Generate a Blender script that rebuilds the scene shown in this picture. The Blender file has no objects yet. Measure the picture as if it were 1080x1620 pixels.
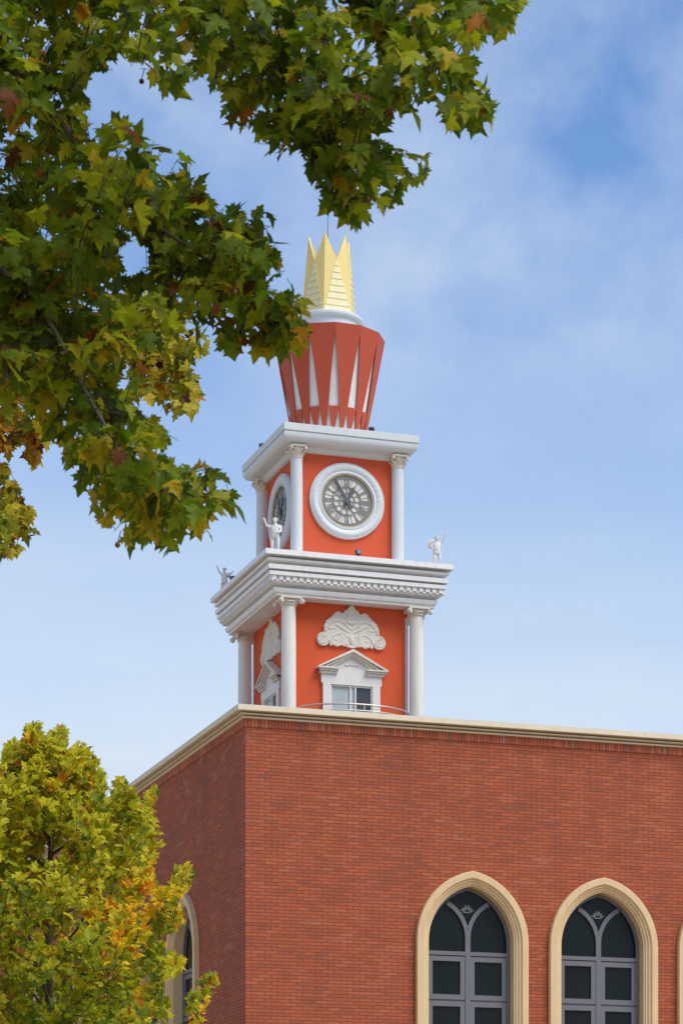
import bpy, bmesh, math, random
import numpy as np
from mathutils import Vector, Matrix, noise
from mathutils.geometry import tessellate_polygon

R = math.radians
random.seed(7)
rng = np.random.default_rng(11)
S = bpy.context.scene
COL = S.collection

# ------------------------------------------------------------------ camera
TH = R(18.3)
SN, CS = math.sin(TH), math.cos(TH)
FPX, HORIZ, EYE = 4067.0, 1985.0, 1.6          # focal length in photo pixels, eye-level row, eye height
cam = bpy.data.cameras.new('camera')
cam_o = bpy.data.objects.new('camera', cam)
COL.objects.link(cam_o)
cam_o.location = (0, 0, EYE)
cam_o.rotation_euler = (R(90), 0, -TH)
cam.sensor_fit = 'HORIZONTAL'
cam.sensor_width = 36
cam.lens = FPX / 1080 * 36
cam.shift_y = (HORIZ - 810) / 1080
cam.clip_start = 0.1
cam.clip_end = 9000
cam.dof.use_dof = True
cam.dof.focus_distance = 50
cam.dof.aperture_fstop = 11
S.camera = cam_o

# ------------------------------------------------------------------ sky and sun
SUN_EL, SUN_AZ = R(54), R(143)      # azimuth clockwise from +Y
world = bpy.data.worlds.new("World")
S.world = world
world.use_nodes = True
nt = world.node_tree
nt.nodes.clear()
def N(tree, typ, **kw):
    n = tree.nodes.new(typ)
    for k, v in kw.items():
        setattr(n, k, v)
    return n
wo = N(nt, 'ShaderNodeOutputWorld')
bg = N(nt, 'ShaderNodeBackground')
sky = N(nt, 'ShaderNodeTexSky', sky_type='NISHITA', sun_disc=False)
sky.sun_elevation = SUN_EL
sky.sun_rotation = SUN_AZ
sky.air_density = 1.1
sky.dust_density = 0.6
sky.ozone_density = 2.5
tint = N(nt, 'ShaderNodeMix', data_type='RGBA', blend_type='MULTIPLY')
tint.inputs[0].default_value = 1
tint.inputs[7].default_value = (0.84, 1.04, 1.26, 1)
nt.links.new(sky.outputs[0], tint.inputs[6])
tc = N(nt, 'ShaderNodeTexCoord')
mp = N(nt, 'ShaderNodeMapping')
mp.inputs['Scale'].default_value = (1.0, 1.0, 1.25)
mp.inputs['Rotation'].default_value = (R(8), R(-10), 0)
nt.links.new(tc.outputs['Generated'], mp.inputs[0])
ns = N(nt, 'ShaderNodeTexNoise')
ns.inputs['Scale'].default_value = 10.5
ns.inputs['Detail'].default_value = 9
ns.inputs['Roughness'].default_value = 0.55
ns.inputs['Distortion'].default_value = 0.15
nt.links.new(mp.outputs[0], ns.inputs['Vector'])
sz = N(nt, 'ShaderNodeSeparateXYZ')
nt.links.new(tc.outputs['Generated'], sz.inputs[0])
def maprange(src, a, b, c, d, smooth=False):
    m = N(nt, 'ShaderNodeMapRange')
    if smooth:
        m.interpolation_type = 'SMOOTHSTEP'
    for k, v in enumerate((a, b, c, d)):
        m.inputs[k + 1].default_value = v
    nt.links.new(src, m.inputs[0])
    return m.outputs[0]
def mth(op, a, b):
    m = N(nt, 'ShaderNodeMath', operation=op, use_clamp=True)
    for k, v in enumerate((a, b)):
        if isinstance(v, float):
            m.inputs[k].default_value = v
        else:
            nt.links.new(v, m.inputs[k])
    return m.outputs[0]
# pale haze towards the horizon, a little uneven
n2 = N(nt, 'ShaderNodeTexNoise')
mp2 = N(nt, 'ShaderNodeMapping')
mp2.inputs['Scale'].default_value = (1.0, 1.0, 5.0)
nt.links.new(tc.outputs['Generated'], mp2.inputs[0])
nt.links.new(mp2.outputs[0], n2.inputs['Vector'])
n2.inputs['Scale'].default_value = 4.0
n2.inputs['Detail'].default_value = 6
hz = maprange(sz.outputs[2], 0.17, 0.375, 0.88, 0.0)
hz2 = mth('MULTIPLY', hz, maprange(n2.outputs[0], 0.3, 0.7, 0.76, 1.20))
hm = N(nt, 'ShaderNodeMix', data_type='RGBA')
hm.inputs[7].default_value = (5.2, 5.75, 6.35, 1)
nt.links.new(hz2, hm.inputs[0])
nt.links.new(tint.outputs[2], hm.inputs[6])
# thin high cloud
cl = mth('MULTIPLY', maprange(ns.outputs[0], 0.36, 0.70, 0.0, 0.76), maprange(sz.outputs[2], 0.27, 0.35, 0.08, 1.0, True))
cm = N(nt, 'ShaderNodeMix', data_type='RGBA')
cm.inputs[7].default_value = (4.1, 4.9, 6.2, 1)
nt.links.new(cl, cm.inputs[0])
nt.links.new(hm.outputs[2], cm.inputs[6])
nt.links.new(cm.outputs[2], bg.inputs[0])
bg.inputs[1].default_value = 0.11
nt.links.new(bg.outputs[0], wo.inputs[0])

sl = bpy.data.lights.new('sun', 'SUN')
sl.energy = 2.5
sl.angle = R(34)
sl.color = (1.0, 0.93, 0.84)
so = bpy.data.objects.new('sun', sl)
COL.objects.link(so)
sd = Vector((math.sin(SUN_AZ) * math.cos(SUN_EL), math.cos(SUN_AZ) * math.cos(SUN_EL), math.sin(SUN_EL)))
so.rotation_euler = sd.to_track_quat('Z', 'Y').to_euler()
so.location = (20, 10, 40)
S.view_settings.view_transform = 'Standard'
S.view_settings.look = 'None'
S.view_settings.exposure = 0.38
S.view_settings.gamma = 1.0

# ------------------------------------------------------------------ helpers
def W(r, d, z):
    """metres right of / ahead of the standpoint -> world"""
    return Vector((r * CS + d * SN, -r * SN + d * CS, z))
def P(px, py, d):
    return W((px - 540) / FPX * d, d, EYE + (HORIZ - py) / FPX * d)

class MB:
    def __init__(self, T=None):
        self.v, self.f, self.T = [], [], T
    def add(self, verts, faces):
        b = len(self.v)
        if self.T:
            verts = [self.T(*p) for p in verts]
        self.v += [tuple(p) for p in verts]
        self.f += [tuple(i + b for i in f) for f in faces]
        return self
    def box(self, x0, x1, y0, y1, z0, z1):
        return self.add([(x0, y0, z0), (x1, y0, z0), (x1, y1, z0), (x0, y1, z0), (x0, y0, z1), (x1, y0, z1), (x1, y1, z1), (x0, y1, z1)],
                        [(0, 3, 2, 1), (4, 5, 6, 7), (0, 1, 5, 4), (1, 2, 6, 5), (2, 3, 7, 6), (3, 0, 4, 7)])
    def loft(self, loops, closed=True, cap0=True, cap1=True):
        n = len(loops[0])
        vs = [p for l in loops for p in l]
        fs = []
        for k in range(len(loops) - 1):
            for i in range(n if closed else n - 1):
                j = (i + 1) % n
                fs.append((k * n + i, k * n + j, (k + 1) * n + j, (k + 1) * n + i))
        if closed and cap0:
            fs.append(tuple(range(n - 1, -1, -1)))
        if closed and cap1:
            fs.append(tuple((len(loops) - 1) * n + i for i in range(n)))
        return self.add(vs, fs)
    def lathe(self, prof, n=24, c=(0, 0, 0), flute=0, fd=0.0):
        loops = []
        for r, z in prof:
            l = []
            for i in range(n):
                a = 2 * math.pi * i / n
                rr = r
                if flute:
                    rr = r - fd * (0.5 + 0.5 * math.cos(a * flute))
                l.append((c[0] + rr * math.cos(a), c[1] + rr * math.sin(a), c[2] + z))
            loops.append(l)
        return self.loft(loops)
    def tube(self, pts, rad, n=6):
        pts = [Vector(p) for p in pts]
        if not hasattr(rad, '__len__'):
            rad = [rad] * len(pts)
        loops = []
        for i, p in enumerate(pts):
            t = (pts[min(i + 1, len(pts) - 1)] - pts[max(i - 1, 0)])
            if t.length < 1e-9:
                t = Vector((0, 0, 1))
            t.normalize()
            ref = Vector((0, 0, 1)) if abs(t.z) < 0.9 else Vector((0, 1, 0))
            a = t.cross(ref).normalized()
            b = t.cross(a).normalized()
            loops.append([tuple(p + (a * math.cos(2 * math.pi * k / n) + b * math.sin(2 * math.pi * k / n)) * rad[i]) for k in range(n)])
        return self.loft(loops)
    def ball(self, c, r, n=8, m=6):
        rx, ry, rz = r if hasattr(r, '__len__') else (r, r, r)
        vs = [(c[0], c[1], c[2] - rz)]
        for j in range(1, m):
            ph = -math.pi / 2 + math.pi * j / m
            for i in range(n):
                a = 2 * math.pi * i / n
                vs.append((c[0] + rx * math.cos(ph) * math.cos(a), c[1] + ry * math.cos(ph) * math.sin(a), c[2] + rz * math.sin(ph)))
        vs.append((c[0], c[1], c[2] + rz))
        fs = []
        for i in range(n):
            k = (i + 1) % n
            fs.append((0, 1 + k, 1 + i))
            for j in range(m - 2):
                fs.append((1 + j * n + i, 1 + j * n + k, 1 + (j + 1) * n + k, 1 + (j + 1) * n + i))
            fs.append((1 + (m - 2) * n + i, 1 + (m - 2) * n + k, len(vs) - 1))
        return self.add(vs, fs)
    def prism(self, outer, holes=(), y0=0.0, y1=0.1):
        """flat (u,z) shape with holes, between depths y0 and y1"""
        loops = [list(outer)] + [list(h) for h in holes]
        flat = [p for l in loops for p in l]
        tri = tessellate_polygon([[Vector((p[0], p[1], 0)) for p in l] for l in loops])
        n = len(flat)
        vs = [(p[0], y0, p[1]) for p in flat] + [(p[0], y1, p[1]) for p in flat]
        fs = [tuple(t) for t in tri] + [tuple(i + n for i in reversed(t)) for t in tri]
        b = 0
        for l in loops:
            m = len(l)
            for i in range(m):
                j = (i + 1) % m
                fs.append((b + i, b + j, n + b + j, n + b + i))
            b += m
        return self.add(vs, fs)
    def rectsweep(self, prof, cx, cy, hx, hy, capt=True, capb=True):
        """prof: (outward offset, z) run round a rectangle"""
        loops = [[(cx - hx - p, cy - hy - p, z), (cx + hx + p, cy - hy - p, z), (cx + hx + p, cy + hy + p, z), (cx - hx - p, cy + hy + p, z)] for p, z in prof]
        return self.loft(loops, True, capb, capt)
    def build(self, name, mat, parent=None, smooth=35, org=None):
        me = bpy.data.meshes.new(name)
        if parent is not None and org is None:
            org = origin_of(parent)
        o3 = Vector(org) if org is not None else Vector((0, 0, 0))
        me.from_pydata([tuple(Vector(p) - o3) for p in self.v], [], self.f)
        bm = bmesh.new()
        bm.from_mesh(me)
        bmesh.ops.recalc_face_normals(bm, faces=bm.faces)
        bm.to_mesh(me)
        bm.free()
        if smooth:
            me.polygons.foreach_set('use_smooth', [True] * len(me.polygons))
            me.set_sharp_from_angle(angle=R(smooth))
        me.materials.append(mat)
        ob = bpy.data.objects.new(name, me)
        COL.objects.link(ob)
        if parent is not None:
            ob.parent = parent
        elif org is not None:
            ob.location = o3
        return ob

def origin_of(o):
    p = Vector((0, 0, 0))
    while o is not None:
        p += Vector(o.location)
        o = o.parent
    return p

def tag(o, label=None, cat=None, group=None, kind=None):
    for k, v in (('label', label), ('category', cat), ('group', group), ('kind', kind)):
        if v:
            o[k] = v
    return o
def empty(name, loc, label, cat, group=None):
    o = bpy.data.objects.new(name, None)
    COL.objects.link(o)
    o.location = loc
    return tag(o, label, cat, group)
def copy_tree(o, parent=None, loc=None):
    c = o.copy()
    COL.objects.link(c)
    if parent is not None:
        c.parent = parent
    if loc is not None:
        c.location = loc
    for ch in list(o.children):
        copy_tree(ch, c)
    return c

# ------------------------------------------------------------------ materials
def mat(name, col, rough=0.6, var=0.0, vscale=6.0, bump=0.0, bscale=40.0, streak=0.0, stain=(0.45, 0.38, 0.28), spec=0.4, metal=0.0):
    m = bpy.data.materials.new(name)
    m.use_nodes = True
    t = m.node_tree
    b = t.nodes['Principled BSDF']
    b.inputs['Roughness'].default_value = rough
    b.inputs['Specular IOR Level'].default_value = spec
    b.inputs['Metallic'].default_value = metal
    co = N(t, 'ShaderNodeTexCoord')
    base = N(t, 'ShaderNodeMix', data_type='RGBA', blend_type='MIX')
    base.inputs[6].default_value = (*[max(0, c * (1 - var)) for c in col], 1)
    base.inputs[7].default_value = (*[min(1, c * (1 + var)) for c in col], 1)
    nz = N(t, 'ShaderNodeTexNoise')
    nz.inputs['Scale'].default_value = vscale
    nz.inputs['Detail'].default_value = 6
    t.links.new(co.outputs['Object'], nz.inputs['Vector'])
    t.links.new(nz.outputs[0], base.inputs[0])
    out = base.outputs[2]
    if streak:
        mpn = N(t, 'ShaderNodeMapping')
        mpn.inputs['Scale'].default_value = (7, 7, 0.9)
        t.links.new(co.outputs['Object'], mpn.inputs[0])
        sn = N(t, 'ShaderNodeTexNoise')
        sn.inputs['Scale'].default_value = 1.6
        sn.inputs['Detail'].default_value = 5
        t.links.new(mpn.outputs[0], sn.inputs['Vector'])
        rm = N(t, 'ShaderNodeMapRange')
        rm.inputs[1].default_value = 0.5
        rm.inputs[2].default_value = 0.8
        rm.inputs[4].default_value = streak
        t.links.new(sn.outputs[0], rm.inputs[0])
        mx = N(t, 'ShaderNodeMix', data_type='RGBA')
        mx.inputs[7].default_value = (*stain, 1)
        t.links.new(rm.outputs[0], mx.inputs[0])
        t.links.new(out, mx.inputs[6])
        out = mx.outputs[2]
    t.links.new(out, b.inputs['Base Color'])
    if bump:
        bn = N(t, 'ShaderNodeTexNoise')
        bn.inputs['Scale'].default_value = bscale
        bn.inputs['Detail'].default_value = 5
        t.links.new(co.outputs['Object'], bn.inputs['Vector'])
        bp = N(t, 'ShaderNodeBump')
        bp.inputs['Strength'].default_value = bump
        bp.inputs['Distance'].default_value = 0.02
        t.links.new(bn.outputs[0], bp.inputs['Height'])
        t.links.new(bp.outputs[0], b.inputs['Normal'])
    return m

def ramp(t, stops):
    r = N(t, 'ShaderNodeValToRGB')
    e = r.color_ramp.elements
    while len(e) < len(stops):
        e.new(0.5)
    for el, (p, c) in zip(e, stops):
        el.position = p
        el.color = (*c, 1)
    return r

BRICK_STOPS = [(0.0, (0.24, 0.102, 0.072)), (0.14, (0.32, 0.086, 0.042)), (0.45, (0.41, 0.096, 0.040)), (0.72, (0.445, 0.110, 0.044)), (0.93, (0.475, 0.147, 0.068)), (1.0, (0.37, 0.178, 0.132))]
def brick_mat(name, axis, bloom=0.0):
    m = bpy.data.materials.new(name)
    m.use_nodes = True
    t = m.node_tree
    b = t.nodes['Principled BSDF']
    b.inputs['Roughness'].default_value = 0.8
    b.inputs['Specular IOR Level'].default_value = 0.25
    co = N(t, 'ShaderNodeTexCoord')
    sp = N(t, 'ShaderNodeSeparateXYZ')
    t.links.new(co.outputs['Object'], sp.inputs[0])
    cb = N(t, 'ShaderNodeCombineXYZ')
    t.links.new(sp.outputs[axis], cb.inputs[0])
    t.links.new(sp.outputs[2], cb.inputs[1])
    br = N(t, 'ShaderNodeTexBrick')
    br.offset = 0.5
    br.inputs['Scale'].default_value = 1
    br.inputs['Brick Width'].default_value = 0.25
    br.inputs['Row Height'].default_value = 0.0645
    br.inputs['Mortar Size'].default_value = 0.0065
    br.inputs['Mortar Smooth'].default_value = 0.25
    br.inputs['Bias'].default_value = 0.0
    br.inputs['Color1'].default_value = (0, 0, 0, 1)
    br.inputs['Color2'].default_value = (1, 1, 1, 1)
    br.inputs['Mortar'].default_value = (0.5, 0.5, 0.5, 1)
    # a little waviness keeps the courses from looking ruled
    wn = N(t, 'ShaderNodeTexNoise')
    wn.inputs['Scale'].default_value = 2.2
    t.links.new(cb.outputs[0], wn.inputs['Vector'])
    wm = N(t, 'ShaderNodeVectorMath', operation='MULTIPLY_ADD')
    wm.inputs[1].default_value = (0.004, 0.007, 0)
    t.links.new(wn.outputs['Color'], wm.inputs[0])
    t.links.new(cb.outputs[0], wm.inputs[2])
    t.links.new(wm.outputs[0], br.inputs['Vector'])
    rp = ramp(t, BRICK_STOPS)
    # per-brick value plus fine and broad noise
    n1 = N(t, 'ShaderNodeTexNoise')
    n1.inputs['Scale'].default_value = 0.55
    n1.inputs['Detail'].default_value = 6
    t.links.new(cb.outputs[0], n1.inputs['Vector'])
    ad = N(t, 'ShaderNodeMath', operation='MULTIPLY_ADD')
    ad.inputs[1].default_value = 0.7
    ad.inputs[2].default_value = -0.35
    t.links.new(n1.outputs[0], ad.inputs[0])
    a2 = N(t, 'ShaderNodeMath', operation='MULTIPLY_ADD', use_clamp=True)
    a2.inputs[1].default_value = 0.62
    t.links.new(br.outputs['Color'], a2.inputs[0])
    a3 = N(t, 'ShaderNodeMath', operation='ADD')
    a3.inputs[1].default_value = 0.18
    t.links.new(ad.outputs[0], a3.inputs[0])
    t.links.new(a3.outputs[0], a2.inputs[2])
    t.links.new(a2.outputs[0], rp.inputs[0])
    n2 = N(t, 'ShaderNodeTexNoise')
    n2.inputs['Scale'].default_value = 28
    n2.inputs['Detail'].default_value = 4
    t.links.new(co.outputs['Object'], n2.inputs['Vector'])
    mr = N(t, 'ShaderNodeMapRange')
    mr.inputs[1].default_value = 0.3
    mr.inputs[2].default_value = 0.7
    mr.inputs[3].default_value = 0.84
    mr.inputs[4].default_value = 1.14
    t.links.new(n2.outputs[0], mr.inputs[0])
    ml = N(t, 'ShaderNodeMix', data_type='RGBA', blend_type='MULTIPLY')
    ml.inputs[0].default_value = 1
    t.links.new(rp.outputs[0], ml.inputs[6])
    t.links.new(mr.outputs[0], ml.inputs[7])
    mo = N(t, 'ShaderNodeMix', data_type='RGBA')
    mo.inputs[7].default_value = (0.14, 0.055, 0.037, 1)
    t.links.new(br.outputs['Fac'], mo.inputs[0])
    t.links.new(ml.outputs[2], mo.inputs[6])
    out = mo.outputs[2]
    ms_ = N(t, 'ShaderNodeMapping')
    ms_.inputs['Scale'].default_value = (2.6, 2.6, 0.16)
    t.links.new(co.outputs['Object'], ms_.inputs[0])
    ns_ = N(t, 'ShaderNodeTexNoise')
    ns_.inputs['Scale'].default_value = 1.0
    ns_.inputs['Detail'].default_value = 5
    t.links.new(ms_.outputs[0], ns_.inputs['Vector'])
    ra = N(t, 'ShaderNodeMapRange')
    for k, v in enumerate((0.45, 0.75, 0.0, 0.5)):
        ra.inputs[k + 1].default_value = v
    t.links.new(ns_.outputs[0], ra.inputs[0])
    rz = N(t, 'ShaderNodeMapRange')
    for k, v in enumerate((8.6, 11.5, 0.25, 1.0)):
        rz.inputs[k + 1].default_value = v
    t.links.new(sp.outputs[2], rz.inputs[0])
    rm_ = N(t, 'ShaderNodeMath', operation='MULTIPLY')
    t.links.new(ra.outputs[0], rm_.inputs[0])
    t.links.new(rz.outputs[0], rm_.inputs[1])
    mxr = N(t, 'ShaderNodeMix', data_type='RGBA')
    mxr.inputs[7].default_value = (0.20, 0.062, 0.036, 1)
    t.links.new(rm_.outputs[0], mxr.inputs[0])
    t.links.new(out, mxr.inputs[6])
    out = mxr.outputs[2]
    if bloom:
        n3 = N(t, 'ShaderNodeTexNoise')
        n3.inputs['Scale'].default_value = 4.2
        n3.inputs['Detail'].default_value = 9
        n3.inputs['Roughness'].default_value = 0.68
        m4 = N(t, 'ShaderNodeMapping')
        m4.inputs['Scale'].default_value = (0.35, 0.35, 1.0)
        m4.inputs['Rotation'].default_value = (R(12), R(12), 0)
        t.links.new(co.outputs['Object'], m4.inputs[0])
        t.links.new(m4.outputs[0], n3.inputs['Vector'])
        m3 = N(t, 'ShaderNodeMapRange')
        m3.inputs[1].default_value = 0.56
        m3.inputs[2].default_value = 0.80
        m3.inputs[4].default_value = bloom
        t.links.new(n3.outputs[0], m3.inputs[0])
        mb = N(t, 'ShaderNodeMix', data_type='RGBA')
        mb.inputs[7].default_value = (0.55, 0.46, 0.42, 1)
        t.links.new(m3.outputs[0], mb.inputs[0])
        t.links.new(out, mb.inputs[6])
        out = mb.outputs[2]
    t.links.new(out, b.inputs['Base Color'])
    bp = N(t, 'ShaderNodeBump')
    bp.inputs['Strength'].default_value = 0.5
    bp.inputs['Distance'].default_value = 0.008
    inv = N(t, 'ShaderNodeMath', operation='SUBTRACT')
    inv.inputs[0].default_value = 1
    t.links.new(br.outputs['Fac'], inv.inputs[1])
    t.links.new(inv.outputs[0], bp.inputs['Height'])
    t.links.new(bp.outputs[0], b.inputs['Normal'])
    return m

def island_brick_mat():
    m = bpy.data.materials.new('soldier_brick')
    m.use_nodes = True
    t = m.node_tree
    b = t.nodes['Principled BSDF']
    b.inputs['Roughness'].default_value = 0.8
    g = N(t, 'ShaderNodeNewGeometry')
    rp = ramp(t, BRICK_STOPS)
    t.links.new(g.outputs['Random Per Island'], rp.inputs[0])
    t.links.new(rp.outputs[0], b.inputs['Base Color'])
    return m

def leaf_mat(name, trans=0.4, rough=0.55, spec=0.22):
    m = bpy.data.materials.new(name)
    m.use_nodes = True
    t = m.node_tree
    b = t.nodes['Principled BSDF']
    out = t.nodes['Material Output']
    b.inputs['Roughness'].default_value = rough
    b.inputs['Specular IOR Level'].default_value = spec
    at = N(t, 'ShaderNodeAttribute', attribute_name='leaf_tint')
    tcx = N(t, 'ShaderNodeTexCoord')
    nz = N(t, 'ShaderNodeTexNoise')
    nz.inputs['Scale'].default_value = 22
    nz.inputs['Detail'].default_value = 3
    t.links.new(tcx.outputs['Object'], nz.inputs['Vector'])
    mr = N(t, 'ShaderNodeMapRange')
    mr.inputs[1].default_value = 0.3
    mr.inputs[2].default_value = 0.7
    mr.inputs[3].default_value = 0.75
    mr.inputs[4].default_value = 1.2
    t.links.new(nz.outputs[0], mr.inputs[0])
    ml = N(t, 'ShaderNodeMix', data_type='RGBA', blend_type='MULTIPLY')
    ml.inputs[0].default_value = 1
    t.links.new(at.outputs['Color'], ml.inputs[6])
    t.links.new(mr.outputs[0], ml.inputs[7])
    t.links.new(ml.outputs[2], b.inputs['Base Color'])
    tr = N(t, 'ShaderNodeBsdfTranslucent')
    t.links.new(ml.outputs[2], tr.inputs[0])
    mx = N(t, 'ShaderNodeMixShader')
    mx.inputs[0].default_value = trans
    t.links.new(b.outputs[0], mx.inputs[1])
    t.links.new(tr.outputs[0], mx.inputs[2])
    t.links.new(mx.outputs[0], out.inputs[0])
    return m

M = {}
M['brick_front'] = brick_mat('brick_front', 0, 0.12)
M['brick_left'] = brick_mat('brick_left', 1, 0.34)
M['soldier'] = island_brick_mat()
M['cream'] = mat('cream_stone', (0.76, 0.67, 0.50), 0.65, 0.08, 3, 0.15, 60, streak=0.25, stain=(0.40, 0.31, 0.20))
M['arch_stone'] = mat('arch_stone', (0.72, 0.53, 0.29), 0.65, 0.10, 4, 0.15, 60, streak=0.25, stain=(0.38, 0.26, 0.13))
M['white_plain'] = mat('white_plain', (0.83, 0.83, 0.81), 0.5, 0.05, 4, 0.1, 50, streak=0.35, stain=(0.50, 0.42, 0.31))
M['white'] = mat('white_haze_tinted', (0.63, 0.68, 0.695), 0.5, 0.05, 4, 0.1, 50, streak=0.22, stain=(0.46, 0.42, 0.36))  # bluish grey of haze and sky light mixed into the white
M['column'] = mat('column_stone', (0.78, 0.76, 0.69), 0.55, 0.05, 4, 0.1, 50, streak=0.35, stain=(0.52, 0.44, 0.33))
M['carved'] = mat('carved_plaster', (0.72, 0.67, 0.58), 0.6, 0.07, 8, 0.3, 60, streak=0.4, stain=(0.50, 0.40, 0.27))
M['statue'] = mat('statue_plaster', (0.70, 0.69, 0.67), 0.6, 0.10, 18, 0.2, 60)
M['red_lower'] = mat('red_render', (0.65, 0.088, 0.019), 0.7, 0.06, 2, 0.15, 90, streak=0.35, stain=(0.50, 0.10, 0.04))
M['red_upper'] = mat('red_render_upper', (0.63, 0.088, 0.026), 0.7, 0.06, 2, 0.15, 90, streak=0.35, stain=(0.50, 0.11, 0.05))
M['red_torch'] = mat('red_torch_paint', (0.50, 0.080, 0.036), 0.6, 0.08, 2, 0.1, 60, streak=0.30, stain=(0.34, 0.10, 0.07))
M['gold'] = mat('gold_paint', (0.82, 0.65, 0.24), 0.5, 0.08, 3, 0.0, streak=0.2, stain=(0.62, 0.48, 0.20), spec=0.35)
M['gold_rib'] = mat('gold_siding', (0.77, 0.71, 0.38), 0.42, 0.08, 3, 0.0, streak=0.25, stain=(0.5, 0.40, 0.2), spec=0.6)
M['dial'] = mat('dial_cream', (0.72, 0.71, 0.60), 0.45, 0.08, 8)
M['dial_ring'] = mat('dial_ring_brass', (0.52, 0.42, 0.22), 0.45, 0.08, 8)
M['dark_iron'] = mat('dial_iron', (0.24, 0.25, 0.265), 0.5, 0.1, 8)
M['hand'] = mat('clock_hand_paint', (0.10, 0.105, 0.125), 0.5, 0.1, 8)
M['grey_frame'] = mat('grey_window_paint', (0.155, 0.158, 0.175), 0.5, 0.06, 5, streak=0.15, stain=(0.10, 0.10, 0.11))
M['glass'] = mat('dark_glass', (0.009, 0.014, 0.016), 0.08, 0.7, 1.3, spec=0.16)  # blotchy tint stands in for uneven reflections on the panes
M['glass_dark'] = mat('tower_dark_glass', (0.05, 0.055, 0.065), 0.1, 0.3, 3, spec=0.5)
M['curtain'] = mat('curtained_glass', (0.42, 0.46, 0.46), 0.25, 0.12, 5, spec=0.5)
M['pvc'] = mat('white_window_frame', (0.74, 0.71, 0.65), 0.4, 0.04, 5)
M['emblem'] = mat('white_decal', (0.20, 0.24, 0.235), 0.5, 0.1, 8)
M['steel'] = mat('rail_steel', (0.52, 0.48, 0.43), 0.35, 0.1, 8, metal=0.3)
M['lamp_body'] = mat('floodlight_body', (0.06, 0.07, 0.09), 0.5, 0.1, 8)
M['lamp_glass'] = mat('floodlight_glass', (0.25, 0.28, 0.32), 0.15, 0.1, 8, spec=0.6)
M['roof'] = mat('roof_felt', (0.20, 0.19, 0.18), 0.9, 0.15, 1)
M['bark'] = mat('plane_bark', (0.11, 0.085, 0.055), 0.85, 0.35, 9, 0.6, 20, streak=0.6, stain=(0.20, 0.17, 0.11))
M['twig'] = mat('twig_bark', (0.045, 0.032, 0.02), 0.85, 0.2, 9)
M['ball'] = mat('seed_ball', (0.14, 0.07, 0.02), 0.9, 0.3, 60, 0.6, 120)
M['leaf_near'] = leaf_mat('leaf_near', 0.55)
M['leaf_far'] = leaf_mat('leaf_far', 0.45)
M['ground'] = mat('paving', (0.38, 0.27, 0.155), 0.9, 0.2, 0.3, 0.2, 6)

# ------------------------------------------------------------------ ground
g = MB()
g.add([(-4000, -4000, 0), (4000, -4000, 0), (4000, 4000, 0), (-4000, 4000, 0)], [(0, 1, 2, 3)])
tag(g.build('ground', M['ground'], smooth=0), kind='structure')

# ------------------------------------------------------------------ brick building
XC, YC = 13.37, 46.13
ROOF, ZTOP = 11.25, 11.83
LX, LY = 26.0, 34.0
bld = empty('brick_building', (XC, YC, 0), 'red brick building with cream cornice and tall pointed arch windows', 'building')
HW, RR, SPR, SILL = 1.145, 1.375, 7.60, 3.0     # half width, arc radius, springing, sill
def arch(o, z0=SILL, n=14, hw=HW, rr=RR):
    """open outline, left foot over the point to the right foot, o metres inside the outer edge"""
    e = rr - hw
    r_, h = rr - o, hw - o
    top = math.acos(e / r_)
    right = [(-e + r_ * math.cos(top * k / n), SPR + r_ * math.sin(top * k / n)) for k in range(n)]
    left = [(-u, z) for u, z in right]
    return [(-h, z0)] + left + [(0.0, SPR + r_ * math.sin(top))] + right[::-1] + [(h, z0)]

FRONT_C = [17.885 + 2.745 * k for k in range(8)]
LEFT_C = [YC + 3.30 + HW + 2.755 * k for k in range(11)]
TF = lambda u, o, z: (u, YC - o, z)                # front wall: u = X, o = metres out of the wall
TL = lambda u, o, z: (XC - o, -u, z)               # left wall: u = -Y
def shift(pts, c):
    return [(u + c, z) for u, z in pts]
w = MB(TF)
hole = arch(0.10, SILL + 0.02)
w.prism([(XC, 0), (XC + LX, 0), (XC + LX, ROOF + 0.30), (XC, ROOF + 0.30)], [shift(hole, c) for c in FRONT_C], -0.36, 0.0)
w.build('wall', M['brick_front'], bld, smooth=0)
w = MB(TL)
w.prism([(-YC - LY, 0), (-YC - 0.365, 0), (-YC - 0.365, ROOF + 0.30), (-YC - LY, ROOF + 0.30)], [shift(hole, -c) for c in LEFT_C], -0.36, 0.0)
# the corner of the left face: the end of the front wall is brick too, faced by a slip 2 mm proud
w.box(-YC - 0.365, -YC + 0.0, 0.0, 0.002, 0, ROOF + 0.30)
w.build('wall', M['brick_left'], bld, smooth=0)
w = MB()
w.box(XC + LX - 0.3, XC + LX - 0.002, YC + 0.37, YC + LY, 0, ROOF + 0.29)
w.box(XC + 0.37, XC + LX - 0.31, YC + LY - 0.3, YC + LY - 0.002, 0, ROOF + 0.29)
w.build('wall', M['brick_front'], bld, smooth=0)
w = MB()
w.box(XC + 0.37, XC + LX - 0.31, YC + 0.37, YC + LY - 0.31, ROOF - 0.3, ROOF)
w.build('roof', M['roof'], bld, smooth=0)
# solid block coloured dark in place of the unlit rooms behind the windows
w = MB()
w.box(XC + 1.2, XC + LX - 0.5, YC + 1.4, YC + LY - 0.5, 2.6, ROOF - 0.4)
w.build('dark_room_block', M['lamp_body'], bld, smooth=0)
# soldier course
for nm, T, u0, u1 in (('soldier_course', TF, XC - 0.022, XC + LX), ('soldier_course', TL, -YC - LY, -YC - 0.004)):
    w = MB(T)
    rr_ = random.Random(3)
    u = u0
    while u < u1 - 0.06:
        j = rr_.uniform(-0.003, 0.003)
        w.box(u, u + 0.058, -0.01, 0.022 + j, 11.462 + j, 11.606)
        u += 0.0655
    w.build(nm, M['soldier'], bld, smooth=0)
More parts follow.
